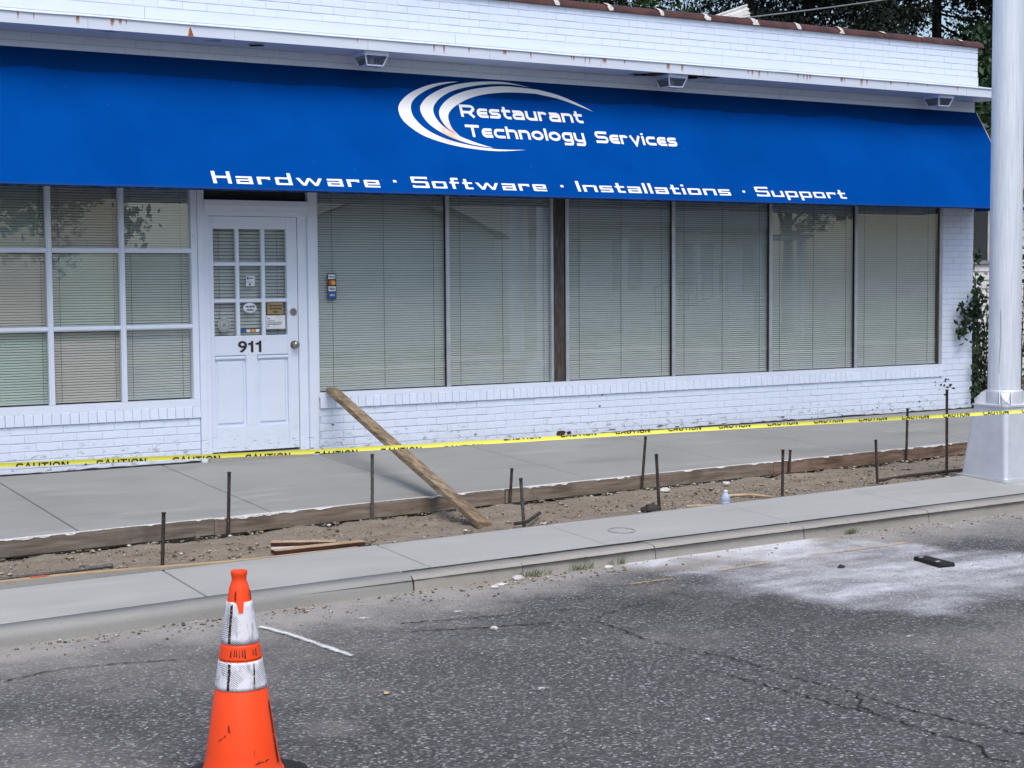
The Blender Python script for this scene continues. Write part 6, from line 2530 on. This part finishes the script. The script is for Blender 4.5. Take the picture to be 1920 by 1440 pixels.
# neighbour house right of the shop, half hidden
def simple_house(name, x0, x1, y0, y1, z0, zw, zr_, label, windows, ridge='x', wallm="house_white", roofm="house_roof", porch=None):
    h_ = thing(name, label, "house", ((x0 + x1) / 2, y0, z0))
    nb = int((zw - z0) / 0.16)
    mb = MB()
    mb.box(x0, x1, y0 + 0.02, y1, z0, zw)
    mb.build("wall", wallm, h_)
    sid = MB()
    for k in range(nb):
        z_ = z0 + 0.16 * k
        sid.add([(x0, y0 - 0.004, z_), (x1, y0 - 0.004, z_), (x1, y0 + 0.018, z_ + 0.16), (x0, y0 + 0.018, z_ + 0.16), (x0, y0 + .018, z_), (x1, y0 + .018, z_)], [(0, 1, 2, 3), (0, 4, 5, 1)])
    sid.build("siding", wallm, h_, kind="stuff")
    ov = 0.35
    mb = MB()
    if ridge == 'x':
        ym = (y0 + y1) / 2
        mb.add([(x0 - ov, y0 - ov, zw - .1), (x1 + ov, y0 - ov, zw - .1), (x1 + ov, ym, zr_), (x0 - ov, ym, zr_), (x0 - ov, y1 + ov, zw - .1), (x1 + ov, y1 + ov, zw - .1)], [(0, 1, 2, 3), (3, 2, 5, 4), (0, 3, 4), (1, 5, 2)])
        mb.build("roof", roofm, h_)
    else:
        xm = (x0 + x1) / 2
        mb.add([(x0 - ov, y0 - ov, zw - .1), (xm, y0 - ov, zr_), (xm, y1 + ov, zr_), (x0 - ov, y1 + ov, zw - .1), (x1 + ov, y0 - ov, zw - .1), (x1 + ov, y1 + ov, zw - .1)], [(0, 1, 2, 3), (1, 4, 5, 2)])
        mb.build("roof", roofm, h_)
        MB().add([(x0, y0, zw), (x1, y0, zw), (xm, y0, zr_ - 0.15), (x0, y1, zw), (x1, y1, zw), (xm, y1, zr_ - 0.15)], [(0, 1, 2), (3, 5, 4)]).build("gable", wallm, h_)
    for (a_, b_, c_, d_) in windows:
        w_ = MB()
        f = 0.07
        w_.box(a_ - f, a_, y0 - 0.04, y0 + 0.03, c_ - f, d_ + f)
        w_.box(b_, b_ + f, y0 - 0.04, y0 + 0.03, c_ - f, d_ + f)
        w_.box(a_, b_, y0 - 0.04, y0 + 0.03, d_, d_ + f)
        w_.box(a_, b_, y0 - 0.04, y0 + 0.03, c_ - f, c_)
        wo_ = w_.build("window", "galvanised_tube" if name == "neighbour_house" else wallm, h_)
        MB().box(a_, b_, y0 - 0.02, y0 + 0.01, c_, d_).build("pane", "house_dark", wo_)
        MB().box((a_ + b_) / 2 - .03, (a_ + b_) / 2 + .03, y0 - 0.035, y0 - 0.021, c_, d_).build("sash", "tin_roof", wo_)
    return h_


nh = simple_house("neighbour_house", 17.0, 25.0, 8.0, 11.8, -0.5, 3.2, 4.6, "white clapboard house seen in the gap right of the shop's brick corner", [(17.9, 18.75, 1.78, 2.80)])
simple_house("rear_house", 16.6, 22.4, 24, 31, -0.5, 6.9, 9.0, "pale house whose roof edge shows through the trees above the parapet", [(18, 19, 4, 5.5)], roofm="tin_roof")
# shed roof with ribbed sheets just above the parapet
sr = thing("shed_roof", "small pale ribbed roof rising just above the parapet among the trees", "roof", (13.6, 10.5, 5.9))
sh_ = MB()
fa, fb_, bb, ba = (13.3, 10.2, 5.75), (14.55, 10.2, 6.02), (15.6, 11.7, 6.80), (14.8, 11.7, 6.52)
sh_.add([fa, fb_, bb, ba, (13.3, 10.2, 5.69), (14.55, 10.2, 5.96)], [(0, 1, 2, 3), (4, 5, 1, 0)])
sh_.build("sheet", "tin_roof", sr)
for k in range(7):
    t = k / 6
    p0, p1 = Vector(fa).lerp(Vector(ba), t), Vector(fb_).lerp(Vector(bb), t)
    MB().tube([p0 + Vector((0, 0, .02)), p1 + Vector((0, 0, .02))], 0.028, 6).build("rib", "house_white" if k % 2 else "tin_roof", sr)
MB().box(13.7, 14.5, 10.35, 11.5, -0.45, 5.75).build("wall", "house_white", sr)
MB().box(13.4, 13.48, 10.25, 10.33, -0.45, 5.78).build("post", "house_white", sr)
# white fence rail by the vine
fr_ = thing("fence_rail", "white sloping hand rail low behind the vine left of the pole", "railing", (11.6, 2.5, -0.45))
dx, dz = 0.8, -0.54
mb = MB()
mb.hexa([(11.75, 2.46, 0.22), (12.6, 2.46, -0.35), (12.6, 2.56, -0.35), (11.75, 2.56, 0.22), (11.75, 2.46, 0.33), (12.6, 2.46, -0.24), (12.6, 2.56, -0.24), (11.75, 2.56, 0.33)])
mb.build("rail", "house_white", fr_)
MB().box(11.68, 11.76, 2.46, 2.56, -0.45, 0.42).build("post", "house_white", fr_)
MB().box(12.6, 12.68, 2.46, 2.56, -0.45, 0.0).build("post", "house_white", fr_)
# overhead wire
pts = []
for k in range(31):
    t = k / 30
    u_ = -0.7 + 3.7 * t
    pts.append((13.71 + 3.92 * u_, 9.0 + u_, 6.08 + 0.76 * u_ + 0.03 * u_ * (u_ - 1)))
MB().tube(pts, 0.013, 6).solo("overhead_wire", "galvanised_tube", "thin overhead wire rising to the right in front of the dark trees", "wire", pts[0])

# ------------------------------------------------------------------ across the street (seen in the glass)
op = MB().box(-40, 60, -19.4, -17.5, -0.5, -0.30)
struct(op.build("far_sidewalk", "curb_old"))
struct(MB().quad((-60, -60, -0.28), (80, -60, -0.28), (80, -19.4, -0.28), (-60, -19.4, -0.28)).build("far_lawn", "lawn"))
simple_house("street_house", 11.8, 18.8, -34, -27.0, -0.3, 2.75, 4.3, "white gabled house across the street", [], ridge='y')
h2 = bpy.data.objects.new("facing", None)
bpy.data.objects.remove(h2)
sh2 = simple_house("street_house", 20.5, 30.5, -36, -28, -0.3, 5.6, 8.2, "taller white house across the street", [], ridge='x')
for o_, (xa, xb, yy) in ((sh2, (20.5, 30.5, -27.9)),):
    for i in range(4):
        x = xa + 1.1 + i * 2.4
        w_ = MB().box(x, x + 1.1, yy - .06, yy - .02 + .05, 1.0, 2.6).build("window", "house_dark", o_)
        MB().box(x - .08, x + 1.18, yy - .06, yy, 2.61, 2.70).build("window_head", "house_white", o_)
    MB().box(xa, xb, -27.9, -26.0, 2.9, 3.05).build("porch_roof", "house_roof", o_)
    for i in range(5):
        MB().box(xa + 0.1 + i * 2.4, xa + .28 + i * 2.4, -26.2, -26.02, -0.3, 2.9).build("porch_post", "house_white", o_)
broadleaf(6.5, -31, 8, 3.8, 9000, 21, "leafy tree across the street left of the gabled house", leaf=0.13)
broadleaf(19.6, -37, 10, 3.8, 9000, 22, "leafy tree across the street between the houses", leaf=0.13)
broadleaf(34, -31, 11, 4.2, 9000, 23, "leafy tree across the street right of the taller house", leaf=0.13)
broadleaf(42, -29, 10, 4.2, 9000, 24, "leafy tree far right across the street", leaf=0.13)
broadleaf(-8, -31, 10, 4.2, 9000, 25, "leafy tree far left across the street", leaf=0.13)
up = MB().tube([(14.4, -18.6, -0.4), (14.4, -18.6, 9.0)], [0.16, 0.12], 14).solo("street_pole", "alu", "silver pole on the far pavement across the street", "pole", (14.4, -18.6, -0.4))
# porch stair railing of the taller house
rl = thing("stair_railing", "black stair railing climbing to the porch across the street", "railing", (24.6, -25.0, -0.3))
for k in range(9):
    x = 23.4 + 0.3 * k
    zb = 0.2 + 0.11 * k
    MB().box(x - .015, x + .015, -25.02, -24.98, zb, zb + 0.9).build("baluster", "wire_black", rl)
MB().tube([(23.35, -25, 1.1), (25.85, -25, 2.0)], 0.03, 6).build("hand_rail", "wire_black", rl)
MB().tube([(23.35, -25, .3), (25.85, -25, 1.2)], 0.025, 6).build("bottom_rail", "wire_black", rl)
MB().hexa([(23.3, -26.0, -0.3), (25.9, -26.0, -0.3), (25.9, -25.05, -0.3), (23.3, -25.05, -0.3), (23.3, -26.0, 0.1), (25.9, -26.0, 1.0), (25.9, -25.05, 1.0), (23.3, -25.05, 0.1)]).build("stair", "curb_old", rl)
